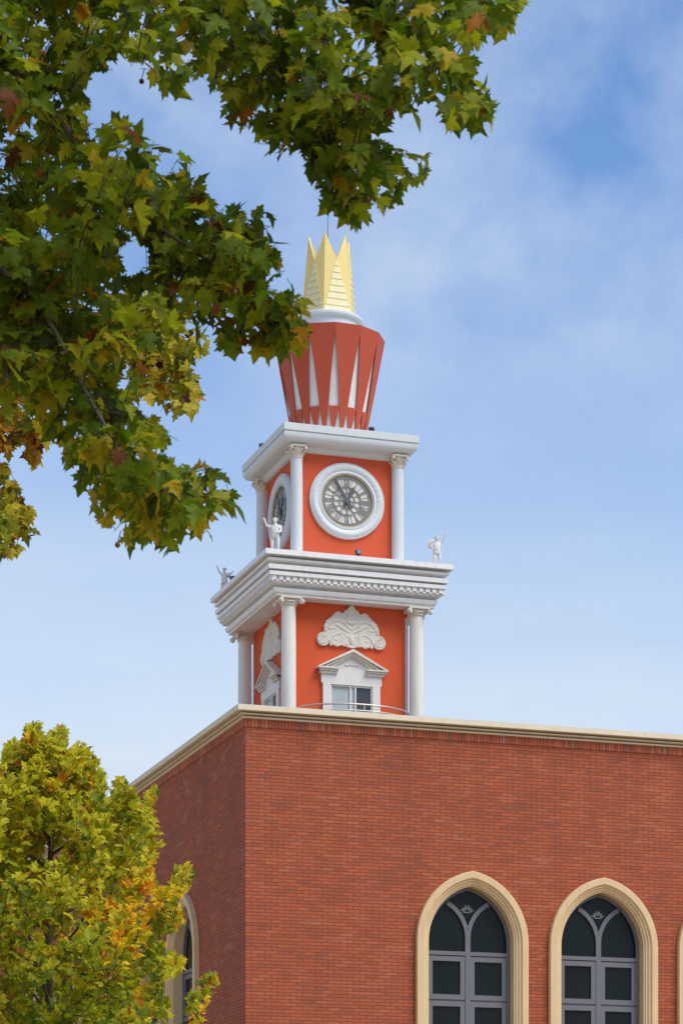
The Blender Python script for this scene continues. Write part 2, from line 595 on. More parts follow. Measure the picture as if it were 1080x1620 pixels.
# cornice
prof = [(-0.30, 11.55), (0.0, 11.55), (0.0, 11.607), (0.070, 11.607), (0.080, 11.617), (0.080, 11.634), (-0.04, 11.636), (-0.04, 11.663), (0.105, 11.670), (0.122, 11.676), (0.122, 11.692),
        (-0.02, 11.694), (-0.02, 11.720), (0.19, 11.726), (0.2, 11.732), (0.2, 11.832), (-0.30, 11.838)]
w = MB()
lp = []
for p, z in prof:
    lp.append([(XC - p, YC + LY, z), (XC - p, YC - p, z), (XC + LX, YC - p, z)])
w.loft(lp, closed=False)
w.build('cornice', M['cream'], bld, smooth=25)

def crown_emblem(w, c, zc, o):
    """white lily: two upright petals, two spreading ones and a shallow bowl of leaves"""
    def petal(x0, z0, x1, z1, wd, k):
        x0, z0, x1, z1, wd = [q * 0.74 for q in (x0, z0, x1, z1, wd)]
        dx, dz = x1 - x0, z1 - z0
        nx, nz = -dz, dx
        l_ = math.hypot(dx, dz)
        nx, nz = nx / l_ * wd, nz / l_ * wd
        w.prism([(c + x0, zc + z0), (c + x0 + dx * .35 + nx, zc + z0 + dz * .35 + nz), (c + x0 + dx * .7 + nx * .8, zc + z0 + dz * .7 + nz * .8), (c + x1, zc + z1),
                 (c + x0 + dx * .7 - nx * .8, zc + z0 + dz * .7 - nz * .8), (c + x0 + dx * .35 - nx, zc + z0 + dz * .35 - nz)], (), o, o + 0.003 + 0.0005 * k)
    for q, sg in enumerate((-1, 1)):
        petal(sg * 0.02, 0.0, sg * 0.05, 0.15, 0.026, q)
        petal(sg * 0.05, -0.01, sg * 0.13, 0.085, 0.022, 2 + q)
        petal(sg * 0.05, -0.035, sg * 0.20, 0.02, 0.018, 4 + q)
    petal(-0.15, -0.055, 0.15, -0.055, 0.014, 7)

def arc_band(w, pts0, pts1, o0, o1):
    """closed ring-like strip between two open outlines of equal length"""
    n = len(pts0)
    loops = []
    for a, b in zip(pts0, pts1):
        loops.append([(a[0], o0, a[1]), (b[0], o0, b[1]), (b[0], o1, b[1]), (a[0], o1, a[1])])
    w.loft(loops)

def make_window(T, c):
    """arched window, c = centre along the wall"""
    w = MB(T)
    pr = [(0.0, -0.02), (0.0, 0.10), (0.012, 0.11), (0.125, 0.11), (0.135, 0.10), (0.138, 0.078), (0.150, 0.072), (0.178, 0.072), (0.188, 0.062), (0.190, 0.046), (0.202, 0.040), (0.228, 0.040), (0.238, 0.030), (0.240, 0.012), (0.27, 0.008), (0.27, -0.30)]
    lo = [[(u + c, o, z) for u, z in arch(q, SILL)] for q, o in pr]
    w.loft(lo, closed=False)
    win = w.build('window', M['arch_stone'], bld, smooth=30)
    w = MB(T)
    w.box(c - HW - 0.06, c + HW + 0.06, -0.3, 0.16, SILL - 0.14, SILL)
    w.build('sill', M['arch_stone'], win)
    # grey frame
    gl = -0.235
    w = MB(T)
    f0, f1 = shift(arch(0.262), c), shift(arch(0.335), c)
    arc_band(w, f0, f1, gl - 0.03, gl + 0.05)
    hi = HW - 0.335
    zt = 7.36                                     # underside of the transom
    mull = 0.052
    w.box(c - mull, c + mull, gl - 0.03, gl + 0.046, SILL, SPR + 0.27)
    w.box(c - hi, c - mull, gl - 0.028, gl + 0.048, zt, zt + 0.075)
    w.box(c + mull, c + hi, gl - 0.028, gl + 0.048, zt, zt + 0.075)
    # two curved bars that fork from the mullion
    for sg in (-1, 1):
        p0, p1 = [], []
        for k in range(13):
            a = k / 12 * R(64)
            rad = 0.74
            cx_ = sg * (rad + 0.012)
            zz = SPR + 0.10
            for lst, dr in ((p0, -0.042), (p1, 0.042)):
                lst.append((c + cx_ - sg * (rad + dr) * math.cos(a), zz + (rad + dr) * math.sin(a)))
        arc_band(w, p0, p1, gl - 0.026, gl + 0.044)
    # casements: two columns of panes
    z1 = zt
    rows = 5
    ph = (z1 - SILL) / rows
    for r_ in range(rows):
        za, zb = z1 - (r_ + 1) * ph, z1 - r_ * ph
        for sg in (-1, 1):
            ua, ub = (c - hi, c - mull) if sg < 0 else (c + mull, c + hi)
            g_ = 0.018
            w.prism([(ua + 0.004, za + g_), (ub - 0.004, za + g_), (ub - 0.004, zb - g_), (ua + 0.004, zb - g_)],
                    [[(ua + 0.09, za + 0.115), (ub - 0.10, za + 0.115), (ub - 0.10, zb - 0.115), (ua + 0.09, zb - 0.115)]], gl - 0.02, gl + 0.036)
        w.box(c - hi, c + hi, gl - 0.024, gl + 0.014, za - 0.03, za + 0.03)
    w.build('frame', M['grey_frame'], win, smooth=30)
    w = MB(T)
    inner = arch(0.31)
    w.prism(shift(inner, c), (), gl - 0.012, gl - 0.004)
    w.build('glass', M['glass'], win, smooth=0)
    w = MB(T)
    crown_emblem(w, c, SPR + 0.64, gl)
    w.build('emblem', M['emblem'], win, smooth=0)
    return win
win0 = make_window(TF, FRONT_C[0])
for c in FRONT_C[1:]:
    copy_tree(win0, bld, (c - FRONT_C[0], 0, 0))
winl = make_window(TL, -LEFT_C[0])
for c in LEFT_C[1:]:
    copy_tree(winl, bld, (0, c - LEFT_C[0], 0))

# ------------------------------------------------------------------ clock tower
TX, TY = 16.83, 51.73
tow = empty('clock_tower', (TX, TY, ROOF), 'red and white clock tower topped with a giant torch, rising behind the brick parapet', 'tower')
HX, HY = 1.385, 1.60          # lower column axes
WX, WY = 1.235, 1.45          # lower wall
UX, UY = 1.105, 1.245         # upper column axes
VX, VY = 1.03, 1.17           # upper wall
TTF = lambda off: (lambda u, o, z: (TX + u, TY - off - o, z))
TTL = lambda off: (lambda u, o, z: (TX - off - o, TY - u, z))
# lower stage wall and corner beads
w = MB()
w.box(TX - WX, TX + WX, TY - WY, TY + WY, ROOF, 15.2)
w.build('lower_wall', M['red_lower'], tow, smooth=0)
for sx in (-1, 1):
    for sy in (-1, 1):
        w = MB()
        x, y = TX + sx * (WX - 0.015), TY + sy * (WY - 0.015)
        w.box(x - 0.03, x + 0.03, y - 0.03, y + 0.03, ROOF, 14.82)
        w.build('corner_bead', M['white'], tow)
# middle entablature
HM, HMY = 2.02, 2.11
pm = [(-0.55, 14.985), (-0.315, 14.985), (-0.31, 15.005), (-0.335, 15.012), (-0.33, 15.03), (-0.285, 15.045), (-0.262, 15.09), (-0.255, 15.13), (-0.36, 15.138), (-0.355, 15.160), (-0.215, 15.20), (-0.205, 15.216),
      (-0.205, 15.22), (-0.205, 15.345), (-0.125, 15.345), (-0.12, 15.35), (-0.115, 15.425), (-0.25, 15.428), (-0.25, 15.456), (-0.09, 15.464), (-0.086, 15.556), (-0.26, 15.559), (-0.255, 15.594),
      (-0.085, 15.626), (-0.075, 15.632), (-0.072, 15.680), (-0.26, 15.683), (-0.255, 15.716), (-0.01, 15.730), (0.0, 15.732), (0.0, 15.835), (-0.9, 15.86)]
w = MB()
w.rectsweep(pm, TX, TY, HM, HMY, True, True)
ent = w.build('cornice', M['white_plain'], tow, smooth=25)
w = MB()
for T, half in ((TTF(HMY - 0.195), HM - 0.155), (TTL(HM - 0.195), HMY - 0.155), (lambda u, o, z: (TX + u, TY + HMY - 0.195 + o, z), HM - 0.155), (lambda u, o, z: (TX + HM - 0.195 + o, TY - u, z), HMY - 0.155)):
    w.T = T
    n = 26
    st = 2 * half / n
    for k in range(n):
        u = -half + (k + 0.5) * st
        w.box(u - st * 0.30, u + st * 0.30, -0.01, 0.045, 15.262, 15.344)
        w.ball((u + st * 0.5, 0.012, 15.243), (st * 0.27, 0.030, 0.028), 6, 4)
w.T = None
w.build('dentil', M['white_plain'], ent)['kind'] = 'stuff'

def ionic_capital(w, cx, cy, zb, r):
    """zb = underside; r = shaft radius"""
    w.lathe([(r * 1.02, zb), (r * 1.12, zb + 0.02), (r * 1.05, zb + 0.035), (r * 1.15, zb + 0.05), (r * 1.32, zb + 0.075), (r * 1.3, zb + 0.09)], 24, (cx, cy, 0))
    a = r * 1.45
    w.box(cx - a, cx + a, cy - a, cy + a, zb + 0.135, zb + 0.165)
    w.box(cx - a * 1.06, cx + a * 1.06, cy - a * 0.72, cy + a * 0.72, zb + 0.085, zb + 0.1345)
    for sx in (-1, 1):
        for sy in (-1, 1):
            # scroll drums turned to the diagonals
            px_, py_ = cx + sx * a * 0.98, cy + sy * a * 0.98
            dx, dy = sx * 0.7071, sy * 0.7071
            tx, ty = -dy, dx
            loops = []
            for q, rad in ((-0.036, 0.040), (-0.030, 0.052), (-0.012, 0.056), (0.012, 0.056), (0.030, 0.052), (0.036, 0.040)):
                loops.append([(px_ + tx * q + dx * rad * math.cos(t), py_ + ty * q + dy * rad * math.cos(t), zb + 0.075 + rad * math.sin(t)) for t in [2 * math.pi * k / 14 for k in range(14)]])
            w.loft(loops)

def corinthian_capital(w, cx, cy, zb, r, h):
    w.lathe([(r * 1.0, zb), (r * 1.14, zb + 0.012), (r * 1.0, zb + 0.03), (r * 1.02, zb + h * 0.45), (r * 1.2, zb + h * 0.78), (r * 1.5, zb + h * 0.86)], 20, (cx, cy, 0))
    a = r * 1.55
    pts = []
    for k in range(32):
        t = 2 * math.pi * k / 32
        q = a * (1.0 + 0.28 * (0.5 - 0.5 * math.cos(4 * t)) ** 1.5) * 0.95
        pts.append((cx + q * math.cos(t), cy + q * math.sin(t)))
    w.loft([[(x, y, zb + h * 0.86) for x, y in pts], [(x, y, zb + h) for x, y in pts]])
    for row, (n, z0, hh, out) in enumerate(((8, 0.02, h * 0.38, 0.035), (8, h * 0.26, h * 0.40, 0.05))):
        for k in range(n):
            t = 2 * math.pi * (k + 0.5 * row) / n
            d = Vector((math.cos(t), math.sin(t), 0))
            s = Vector((-d.y, d.x, 0))
            loops = []
            for q, rad, wd in ((0, r * 1.0, 0.03), (0.5, r * 1.10, 0.045), (0.85, r * 1.22 + out * 0.5, 0.038), (1.0, r * 1.22 + out, 0.022), (0.90, r * 1.22 + out * 1.25, 0.012)):
                c = Vector((cx, cy, zb + z0 + hh * q)) + d * rad
                loops.append([tuple(c - s * wd - d * 0.004), tuple(c + d * 0.012), tuple(c + s * wd - d * 0.004), tuple(c - d * 0.015)])
            w.loft(loops)
    for sx in (-1, 1):
        for sy in (-1, 1):
            w.ball((cx + sx * a * 0.80, cy + sy * a * 0.80, zb + h * 0.73), (0.038, 0.038, 0.042), 8, 6)

# lower columns with scrolled capitals
def column_low(x, y):
    w = MB()
    r = 0.153
    w.lathe([(0.20, ROOF), (0.20, ROOF + 0.12), (0.18, ROOF + 0.13), (0.185, ROOF + 0.18), (0.16, ROOF + 0.22)], 24, (x, y, 0))
    w.lathe([(r, ROOF + 0.21), (r, ROOF + 1.5), (r * 0.985, 14.0), (r * 0.95, 14.83)], 80, (x, y, 0), flute=20, fd=0.006)
    col = w.build('column', M['column'], tow)
    w = MB()
    ionic_capital(w, x, y, 14.815, r)
    w.build('capital', M['carved'], col)
    return col
c0 = column_low(TX - HX, TY - HY)
for sx, sy in ((1, 0), (0, 1), (1, 1)):
    copy_tree(c0, tow, (2 * HX * sx, 2 * HY * sy, 0))

# upper stage
w = MB()
w.box(TX - VX, TX + VX, TY - VY, TY + VY, 15.80, 18.24)
w.build('upper_wall', M['red_upper'], tow, smooth=0)
for sx in (-1, 1):
    for sy in (-1, 1):
        w = MB()
        x, y = TX + sx * (VX - 0.012), TY + sy * (VY - 0.012)
        w.box(x - 0.03, x + 0.03, y - 0.03, y + 0.03, 15.81, 18.1)
        w.build('corner_bead', M['white'], tow)
def column_up(x, y):
    w = MB()
    r = 0.127
    w.lathe([(0.16, 15.85), (0.16, 15.93), (0.135, 15.97)], 24, (x, y, 0))
    w.lathe([(r, 15.96), (r, 17.0), (r * 0.96, 17.98)], 72, (x, y, 0), flute=18, fd=0.003)
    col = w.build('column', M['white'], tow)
    w = MB()
    corinthian_capital(w, x, y, 17.965, r * 0.97, 0.26)
    w.build('capital', M['carved'], col)
    return col
c1 = column_up(TX - UX, TY - UY)
for sx, sy in ((1, 0), (0, 1), (1, 1)):
    copy_tree(c1, tow, (2 * UX * sx, 2 * UY * sy, 0))
KX, KY = 1.465, 1.545
pc = [(-0.38, 18.13), (-0.33, 18.16), (-0.30, 18.225), (-0.20, 18.235), (-0.12, 18.255), (-0.065, 18.285), (-0.03, 18.325), (-0.015, 18.37), (-0.012, 18.43), (-0.03, 18.445), (-0.03, 18.458), (0.0, 18.462), (0.0, 18.605), (-0.02, 18.615), (-0.8, 18.63)]
w = MB()
w.rectsweep(pc, TX, TY, KX, KY)
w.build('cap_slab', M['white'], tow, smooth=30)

# clocks -----------------------------------------------------------
def bar(w, r0, r1, a, wd0, wd1, o0, o1, side=0.0, side1=None):
    """radial stroke at clock angle a (clockwise from twelve), side = tangential offset"""
    if side1 is None:
        side1 = side
    e = (math.sin(a), math.cos(a))
    t = (math.cos(a), -math.sin(a))
    pts = []
    for rr_, sgn, wd, sd_ in ((r0, -1, wd0, side), (r0, 1, wd0, side), (r1, 1, wd1, side1), (r1, -1, wd1, side1)):
        pts.append((e[0] * rr_ + t[0] * (sd_ + sgn * wd), CZ + e[1] * rr_ + t[1] * (sd_ + sgn * wd)))
    w.prism(pts, (), o0, o1)
def ring(w, r0, r1, o0, o1, n=64, c=(0, 0)):
    loops = []
    for k in range(n):
        a = 2 * math.pi * k / n
        s_, c_ = math.sin(a), math.cos(a)
        loops.append([(c[0] + s_ * q, o, CZ + c[1] + c_ * q) for q, o in ((r0, o0), (r1, o0), (r1, o1), (r0, o1))])
    loops.append(loops[0])
    w.loft(loops, True, False, False)
CZ = 17.21
NUM = ['XII', 'I', 'II', 'III', 'IIII', 'V', 'VI', 'VII', 'VIII', 'IX', 'X', 'XI']
def make_clock(off, TT, sx):
    base = TT(off)
    T = lambda u, o, z: base(u * sx, o, CZ + (z - CZ) * 0.985)
    w = MB(T)
    pr = [(0.555, 0.0), (0.555, 0.05), (0.575, 0.085), (0.60, 0.085), (0.62, 0.07), (0.65, 0.085), (0.69, 0.098), (0.73, 0.098), (0.755, 0.08), (0.77, 0.062), (0.785, 0.068), (0.80, 0.05), (0.80, -0.01)]
    loops = []
    n = 72
    for k in range(n + 1):
        a = 2 * math.pi * k / n
        loops.append([(math.sin(a) * r_, o, CZ + math.cos(a) * r_) for r_, o in pr])
    w.loft(loops, False)
    for k in range(36):                         # carved beads on the white ring
        a = 2 * math.pi * (k + 0.5) / 36
        w.ball((math.sin(a) * 0.67, 0.080, CZ + math.cos(a) * 0.67), (0.042, 0.016, 0.030), 6, 4)
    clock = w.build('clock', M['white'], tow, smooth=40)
    w = MB(T)
    w.prism([(math.sin(2 * math.pi * k / 64) * 0.556, CZ + math.cos(2 * math.pi * k / 64) * 0.556) for k in range(64)], (), 0.004, 0.014)
    w.build('dial', M['dial'], clock, smooth=0)
    w = MB(T)
    ring(w, 0.538, 0.557, 0.015, 0.060)
    w.build('dial_ring', M['dial_ring'], clock)
    w = MB(T)
    o0, o1 = 0.014, 0.036
    ring(w, 0.522, 0.537, o0, o1)
    ring(w, 0.474, 0.486, o0, o1 - 0.002)
    ring(w, 0.292, 0.306, o0, o1)
    for k in range(60):
        bar(w, 0.484, 0.524, 2 * math.pi * k / 60, 0.005, 0.005, o0, o1 - 0.004)
    for k, s_ in enumerate(NUM):
        a = 2 * math.pi * k / 12
        wid = {'I': 0.036, 'V': 0.062, 'X': 0.062}
        tot = sum(wid[c] for c in s_)
        x = -tot / 2
        if 4 <= k <= 8:
            pass
        for ch in s_:
            m_ = x + wid[ch] / 2
            r0, r1 = 0.305, 0.475
            if ch == 'I':
                bar(w, r0, r1, a, 0.0085, 0.0105, o0, o1 - 0.005, m_)
            elif ch == 'V':
                bar(w, r0, r1, a, 0.0085, 0.0105, o0, o1 - 0.006, m_, m_ - 0.022)
                bar(w, r0, r1, a, 0.0055, 0.0065, o0, o1 - 0.008, m_, m_ + 0.022)
            else:
                bar(w, r0, r1, a, 0.0085, 0.0105, o0, o1 - 0.006, m_ + 0.02, m_ - 0.022)
                bar(w, r0, r1, a, 0.0055, 0.0065, o0, o1 - 0.008, m_ - 0.02, m_ + 0.022)
            x += wid[ch]
        bar(w, 0.300, 0.480, a + math.pi / 12, 0.003, 0.003, o0, o1 - 0.01)
    for k in range(12):                         # tracery of small loops inside the numerals
        a = 2 * math.pi * (k + 0.5) / 12
        ring(w, 0.058, 0.069, o0, o1 - 0.003 - 0.001 * (k % 2), 16, (math.sin(a) * 0.225, math.cos(a) * 0.225))
    for k in range(6):
        a = 2 * math.pi * k / 6
        ring(w, 0.055, 0.066, o0, o1 - 0.007 - 0.001 * (k % 2), 16, (math.sin(a) * 0.105, math.cos(a) * 0.105))
    w.build('numerals', M['dark_iron'], clock, smooth=0)
    ho, hl = 0.044, 0.055
    w = MB(T)
    a = R(26)
    bar(w, -0.12, 0.16, a, 0.034, 0.026, ho, hl)
    e, t = (math.sin(a), math.cos(a)), (math.cos(a), -math.sin(a))
    w.prism([(e[0] * q + t[0] * s_, CZ + e[1] * q + t[1] * s_) for q, s_ in ((0.15, -0.02), (0.15, 0.02), (0.21, 0.062), (0.28, 0.034), (0.35, 0.0), (0.28, -0.034), (0.21, -0.062))], (), ho + 0.001, hl - 0.001)
    w.build('hour_hand', M['hand'], clock, smooth=0)
    w = MB(T)
    bar(w, -0.17, 0.50, R(-31), 0.040, 0.018, hl + 0.004, hl + 0.014)
    w.prism([(math.sin(2 * math.pi * k / 16) * 0.065, CZ + math.cos(2 * math.pi * k / 16) * 0.065) for k in range(16)], (), hl + 0.002, hl + 0.024)
    w.build('minute_hand', M['hand'], clock, smooth=0)
    return clock
make_clock(VY, TTF, 1.02)
make_clock(VX, TTL, 1.03)
for off, TT in ((-VY, TTF), (-VX, TTL)):
    pass

# carved reliefs, windows with pediments ----------------------------
def relief(off, TT):
    T = TT(off)
    z0 = 13.98 + 0.15
    half = [(0.0, 0.93), (0.07, 0.86), (0.10, 0.80), (0.15, 0.79), (0.18, 0.73), (0.24, 0.715), (0.28, 0.75), (0.34, 0.745), (0.38, 0.70), (0.44, 0.665), (0.48, 0.60), (0.545, 0.575), (0.565, 0.52), (0.615, 0.48), (0.63, 0.41), (0.62, 0.35), (0.65, 0.29)]
    a0 = [(0.65 + 0.15 * math.cos(t), 0.125 + 0.15 * math.sin(t)) for t in [R(80 - k * 24) for k in range(11)]]
    half += a0 + [(0.50, -0.015), (0.42, 0.01), (0.33, -0.025), (0.24, 0.015), (0.14, 0.0), (0.06, -0.02), (0.0, -0.035)]
    k_ = 0.93
    out = [(u * k_, z0 + v * k_) for u, v in half] + [(-u * k_, z0 + v * k_) for u, v in half[-2:0:-1]]
    w = MB(T)
    w.prism(out, (), -0.005, 0.060)
    def tb(pts, r0, o=0.05, r1=None):
        n = len(pts)
        w.tube([(u * k_, o, z0 + v * k_) for u, v in pts], [r0 + ((r1 if r1 is not None else r0) - r0) * i / (n - 1) for i in range(n)], 6)
    for sg in (-1, 1):
        sp = []
        for i in range(22):
            t = R(80 - i * 36)
            rad = 0.125 * (1 - i / 24)
            sp.append((sg * (0.65 + rad * math.cos(t)), 0.125 + rad * math.sin(t)))
        tb(sp, 0.026, 0.05, 0.012)
        tb([(sg * u, v) for u, v in ((0.62, 0.30), (0.56, 0.42), (0.45, 0.52), (0.30, 0.56), (0.16, 0.50), (0.06, 0.40), (0.0, 0.36))], 0.040, 0.045, 0.028)   # swag
        tb([(sg * u, v) for u, v in ((0.52, 0.08), (0.42, 0.22), (0.28, 0.26), (0.16, 0.16), (0.22, 0.06), (0.30, 0.12))], 0.034, 0.045, 0.016)                  # scroll
        tb([(sg * u, v) for u, v in ((0.60, 0.42), (0.50, 0.36), (0.40, 0.38), (0.34, 0.32))], 0.03, 0.05, 0.014)
        tb([(sg * u, v) for u, v in ((0.05, 0.30), (0.14, 0.34), (0.26, 0.40), (0.36, 0.46))], 0.022, 0.05, 0.03)
        tb([(sg * u, v) for u, v in ((0.40, 0.66), (0.30, 0.69), (0.20, 0.66), (0.10, 0.70))], 0.03, 0.045, 0.02)
        for u, v, r_ in ((0.28, 0.72, .035), (0.36, 0.70, .035), (0.47, 0.58, .04), (0.56, 0.51, .04), (0.61, 0.40, .04), (0.60, 0.06, .03), (0.44, 0.04, .035), (0.36, 0.02, .03), (0.10, 0.05, .04), (0.19, 0.02, .03), (0.10, 0.22, .05), (0.36, 0.13, .04)):
            w.ball((sg * u * k_, 0.04, z0 + v * k_), (r_ * 1.1, 0.035, r_), 7, 5)
    for i in range(-4, 5):                      # shell at the crown
        t = R(i * 19)
        tb([(0, 0.56), (0.10 * math.sin(t), 0.56 + 0.17 * math.cos(t)), (0.17 * math.sin(t), 0.56 + (0.26 + 0.06 * (i == 0)) * math.cos(t))], 0.012, 0.045, 0.030)
    tb([(-0.10, 0.54), (0, 0.50), (0.10, 0.54)], 0.035, 0.055)
    w.ball((0, 0.045, z0 + 0.14 * k_), (0.075, 0.045, 0.12), 10, 7)
    w.ball((0, 0.05, z0 + 0.86 * k_), (0.03, 0.03, 0.05), 8, 6)
    w.build('relief', M['carved'], tow, smooth=50)
relief(WY, TTF)
relief(WX, TTL)

def tower_window(off, TT, k):
    T0 = TT(off)
    T = lambda u, o, z: T0(u * k, o, z)
    zo = 13.325                  # head of the opening
    zs = 12.2
    w = MB(T)
    # architrave
    w.prism([(-0.62, zs), (-0.62, 13.33), (-0.655, 13.36), (-0.655, 13.62), (0.655, 13.62), (0.655, 13.36), (0.62, 13.33), (0.62, zs), (0.455, zs), (0.455, zo), (-0.455, zo), (-0.455, zs)], (), -0.01, 0.07)
    # gable with round-headed tympanum
    tri = [(-0.70, 13.645), (0.70, 13.645), (0.0, 14.04)]
    w.prism([(-0.655, 13.622), (0.655, 13.622), (0.655, 13.66), (0.0, 14.02), (-0.655, 13.66)], (), -0.008, 0.055)
    win = w.build('window', M['pvc'], tow, smooth=0)
    w = MB(T)
    # raking cornice, three fillets stepping out
    for o_, th, ex, ez in ((0.18, 0.055, 0.06, 0.0), (0.135, 0.060, 0.02, -0.045), (0.10, 0.055, -0.02, -0.09)):
        for sg in (-1, 1):
            w.prism([(0, 14.055 + ez), (sg * (0.70 + ex), 13.66 + ez), (sg * (0.70 + ex), 13.66 + ez - th * 0.62), (sg * 0.0, 14.055 + ez - th * 1.1)], (), -0.006, o_)
    for sg in (-1, 1):
        for o_, z_, h_, ua, ub in ((0.175, 13.628, 0.03, 0.755, 0.30), (0.14, 13.585, 0.042, 0.72, 0.31), (0.11, 13.535, 0.049, 0.69, 0.32)):
            u0, u1 = sorted((sg * ua, sg * ub))
            w.box(u0, u1, -0.006, o_, z_, z_ + h_)
    w.build('pediment', M['carved'], win, smooth=0)
    w = MB(T)
    for i in range(-3, 4):
        w.ball((i * 0.045, 0.06, 13.735 - 0.006 * abs(i) + (0.018 if i % 2 else 0)), (0.026, 0.02, 0.016), 6, 4)
    w.build('carving', M['carved'], win)
    w = MB(T)
    for ua, ub in ((-0.452, -0.425), (0.425, 0.452), (-0.035, -0.005), (0.075, 0.105)):
        w.box(ua, ub, 0.002, 0.045, zs, zo - 0.034)
    w.box(-0.452, 0.452, 0.003, 0.046, zo - 0.034, zo - 0.002)
    w.box(-0.42, -0.04, 0.003, 0.043, 12.76, 12.80)
    w.box(0.11, 0.42, 0.003, 0.043, 12.76, 12.80)
    w.build('frame', M['pvc'], win, smooth=0)
    w = MB(T)
    w.box(-0.424, 0.074, 0.004, 0.012, zs, zo - 0.035)
    w.build('pane', M['curtain'], win, smooth=0)
    w = MB(T)
    w.box(0.106, 0.424, 0.004, 0.014, zs, zo - 0.035)
    w.build('pane', M['glass_dark'], win, smooth=0)
tower_window(WY, TTF, 1.0)
tower_window(WX, TTL, 1.0)

# torch ------------------------------------------------------------
torch_r = lambda z: 0.73 + (z - 18.62) * 0.1955
w = MB()
w.lathe([(torch_r(18.62) - 0.045, 18.62), (torch_r(20.8) - 0.045, 20.80), (torch_r(20.8) - 0.12, 20.80)], 52, (TX, TY, 0))
w.build('torch_cone', M['white_plain'], tow)
NP = 13
A0 = R(-TH * 0) 
def tpt(a, r, z):
    """a measured from the direction towards the street corner viewer (-Y turned by the view angle), positive to the right"""
    ang = -math.pi / 2 + a - TH
    return (TX + r * math.cos(ang), TY + r * math.sin(ang), z)
zt0, zt1, zap, zw = 18.64, 20.92, 20.74, 19.29
petal_objs = []
for k in range(NP):
    ac = R(7 - 360 / NP / 2) + 2 * math.pi * k / NP
    h = math.pi / NP
    w = MB()
    # outline across the petal: (fraction of half pitch, z)
    def strip(z):
        if z >= zap:
            return 0.995
        return 0.995 - 0.535 * (zap - z) / (zap - zw) if z > zw else 0.46 - 0.43 * (zw - z) / (zw - zt0)
    lev = [zt0, zw, 19.8, 20.3, zap, zt1]
    loops = []
    for z in lev:
        f = strip(z) * h
        ro, ri = torch_r(z) + 0.004, torch_r(z) - 0.016
        # flat boards: chord points
        loops.append([tpt(ac - f, ro, z), tpt(ac + f, ro, z), tpt(ac + f, ri, z), tpt(ac - f, ri, z)])
    w.loft(loops)
    # small tooth in the gap to the right
    ag = ac + h
    f0 = h * (1 - strip(zw)) * 0.98
    lo = []
    for z, q in ((zt0 + 0.03, 0.06), (zw, 1.0)):
        f = f0 * q
        lo.append([tpt(ag - f, torch_r(z) + 0.001, z), tpt(ag + f, torch_r(z) + 0.001, z), tpt(ag + f, torch_r(z) - 0.014, z), tpt(ag - f, torch_r(z) - 0.014, z)])
    w.loft(lo)
    w.build('torch_petal', M['red_torch'], tow, smooth=0)
w = MB()
w.lathe([(1.10, 20.86), (1.12, 20.89), (0.66, 20.90), (0.64, 21.24), (0.64, 21.26), (0.71, 21.27), (0.725, 21.29), (0.725, 21.335), (0.70, 21.36), (0.58, 21.375)], 56, (TX, TY, 0))
w.build('torch_collar', M['white'], tow)
NF = 6
fa = R(-10)
B = lambda i: tpt(fa + 2 * math.pi * i / NF, 0.615, 21.37)
Tp = lambda i: tpt(fa + 2 * math.pi * i / NF, 0.46, 23.08)
Ap = lambda i: tpt(fa + 2 * math.pi * (i + 0.5) / NF, 0.475, 22.50)
for i in range(NF):
    w = MB()
    cin = Vector((TX, TY, 22.0))
    b, t, a_, c_ = Vector(B(i)), Vector(Tp(i)), Vector(Ap(i)), Vector(Ap(i - 1))
    inn = lambda v, q=0.05: v + (Vector((TX, TY, v.z)) - v).normalized() * q
    w.add([b, a_, t, c_, inn(b), inn(a_), inn(t, 0.03), inn(c_)], [(0, 1, 2), (0, 2, 3), (4, 6, 5), (4, 7, 6), (1, 5, 6, 2), (2, 6, 7, 3), (3, 7, 4, 0), (0, 4, 5, 1)])
    w.build('torch_flame', M['gold'], tow, smooth=0)
    # ribbed panel between two flames
    w = MB()
    b2 = Vector(B(i + 1))
    n = 8
    nrm = (b2 - b).cross(a_ - b).normalized()
    if nrm.dot(b - Vector((TX, TY, b.z))) < 0:
        nrm = -nrm
    for k in range(n):
        q0, q1 = k / n, min((k + 1) / n, 0.985)
        l0, r0 = b.lerp(a_, q0), b2.lerp(a_, q0)
        l1, r1 = b.lerp(a_, q1), b2.lerp(a_, q1)
        ou, iu = nrm * 0.012, nrm * -0.02
        top = nrm * 0.002
        w.add([l0 + ou, r0 + ou, r1 + top, l1 + top, l0 + iu, r0 + iu, r1 + iu, l1 + iu], [(0, 1, 2, 3), (4, 7, 6, 5), (0, 4, 5, 1), (1, 5, 6, 2), (2, 6, 7, 3), (3, 7, 4, 0)])
    w.build('torch_panel', M['gold_rib'], tow, smooth=0)
w = MB()
w.tube([(TX - 0.03, TY, 21.3), (TX - 0.03, TY, 23.0), (TX - 0.02, TY, 23.75)], [0.02, 0.014, 0.008], 6)
w.build('lightning_rod', M['dark_iron'], tow)

# ------------------------------------------------------------------ rounded guard rail before the tower window
ry = TY - HY - 0.02
rail = empty('guard_railing', (TX, ry, ROOF), 'thin curved metal guard rail in front of the tower window', 'railing')
def rail_pts(z, n=28):
    out = []
    for k in range(n + 1):
        u = -1 + 2 * k / n
        out.append((TX + u * 1.22, ry + 0.10 - 0.80 * (1 - u * u) ** 0.5 if abs(u) < 1 else ry + 0.10, z))
    return out
w = MB()
w.tube(rail_pts(12.765), 0.017, 8)
w.build('top_rail', M['steel'], rail)
w = MB()
w.tube(rail_pts(12.64), 0.012, 8)
w.tube(rail_pts(11.6), 0.012, 8)
w.build('lower_rail', M['steel'], rail)
rp = rail_pts(0)
for k in (0, 14, 28):
    w = MB()
    w.tube([(rp[k][0], rp[k][1], ROOF), (rp[k][0], rp[k][1], 12.755)], 0.014, 6)
    w.build('post', M['steel'], rail)

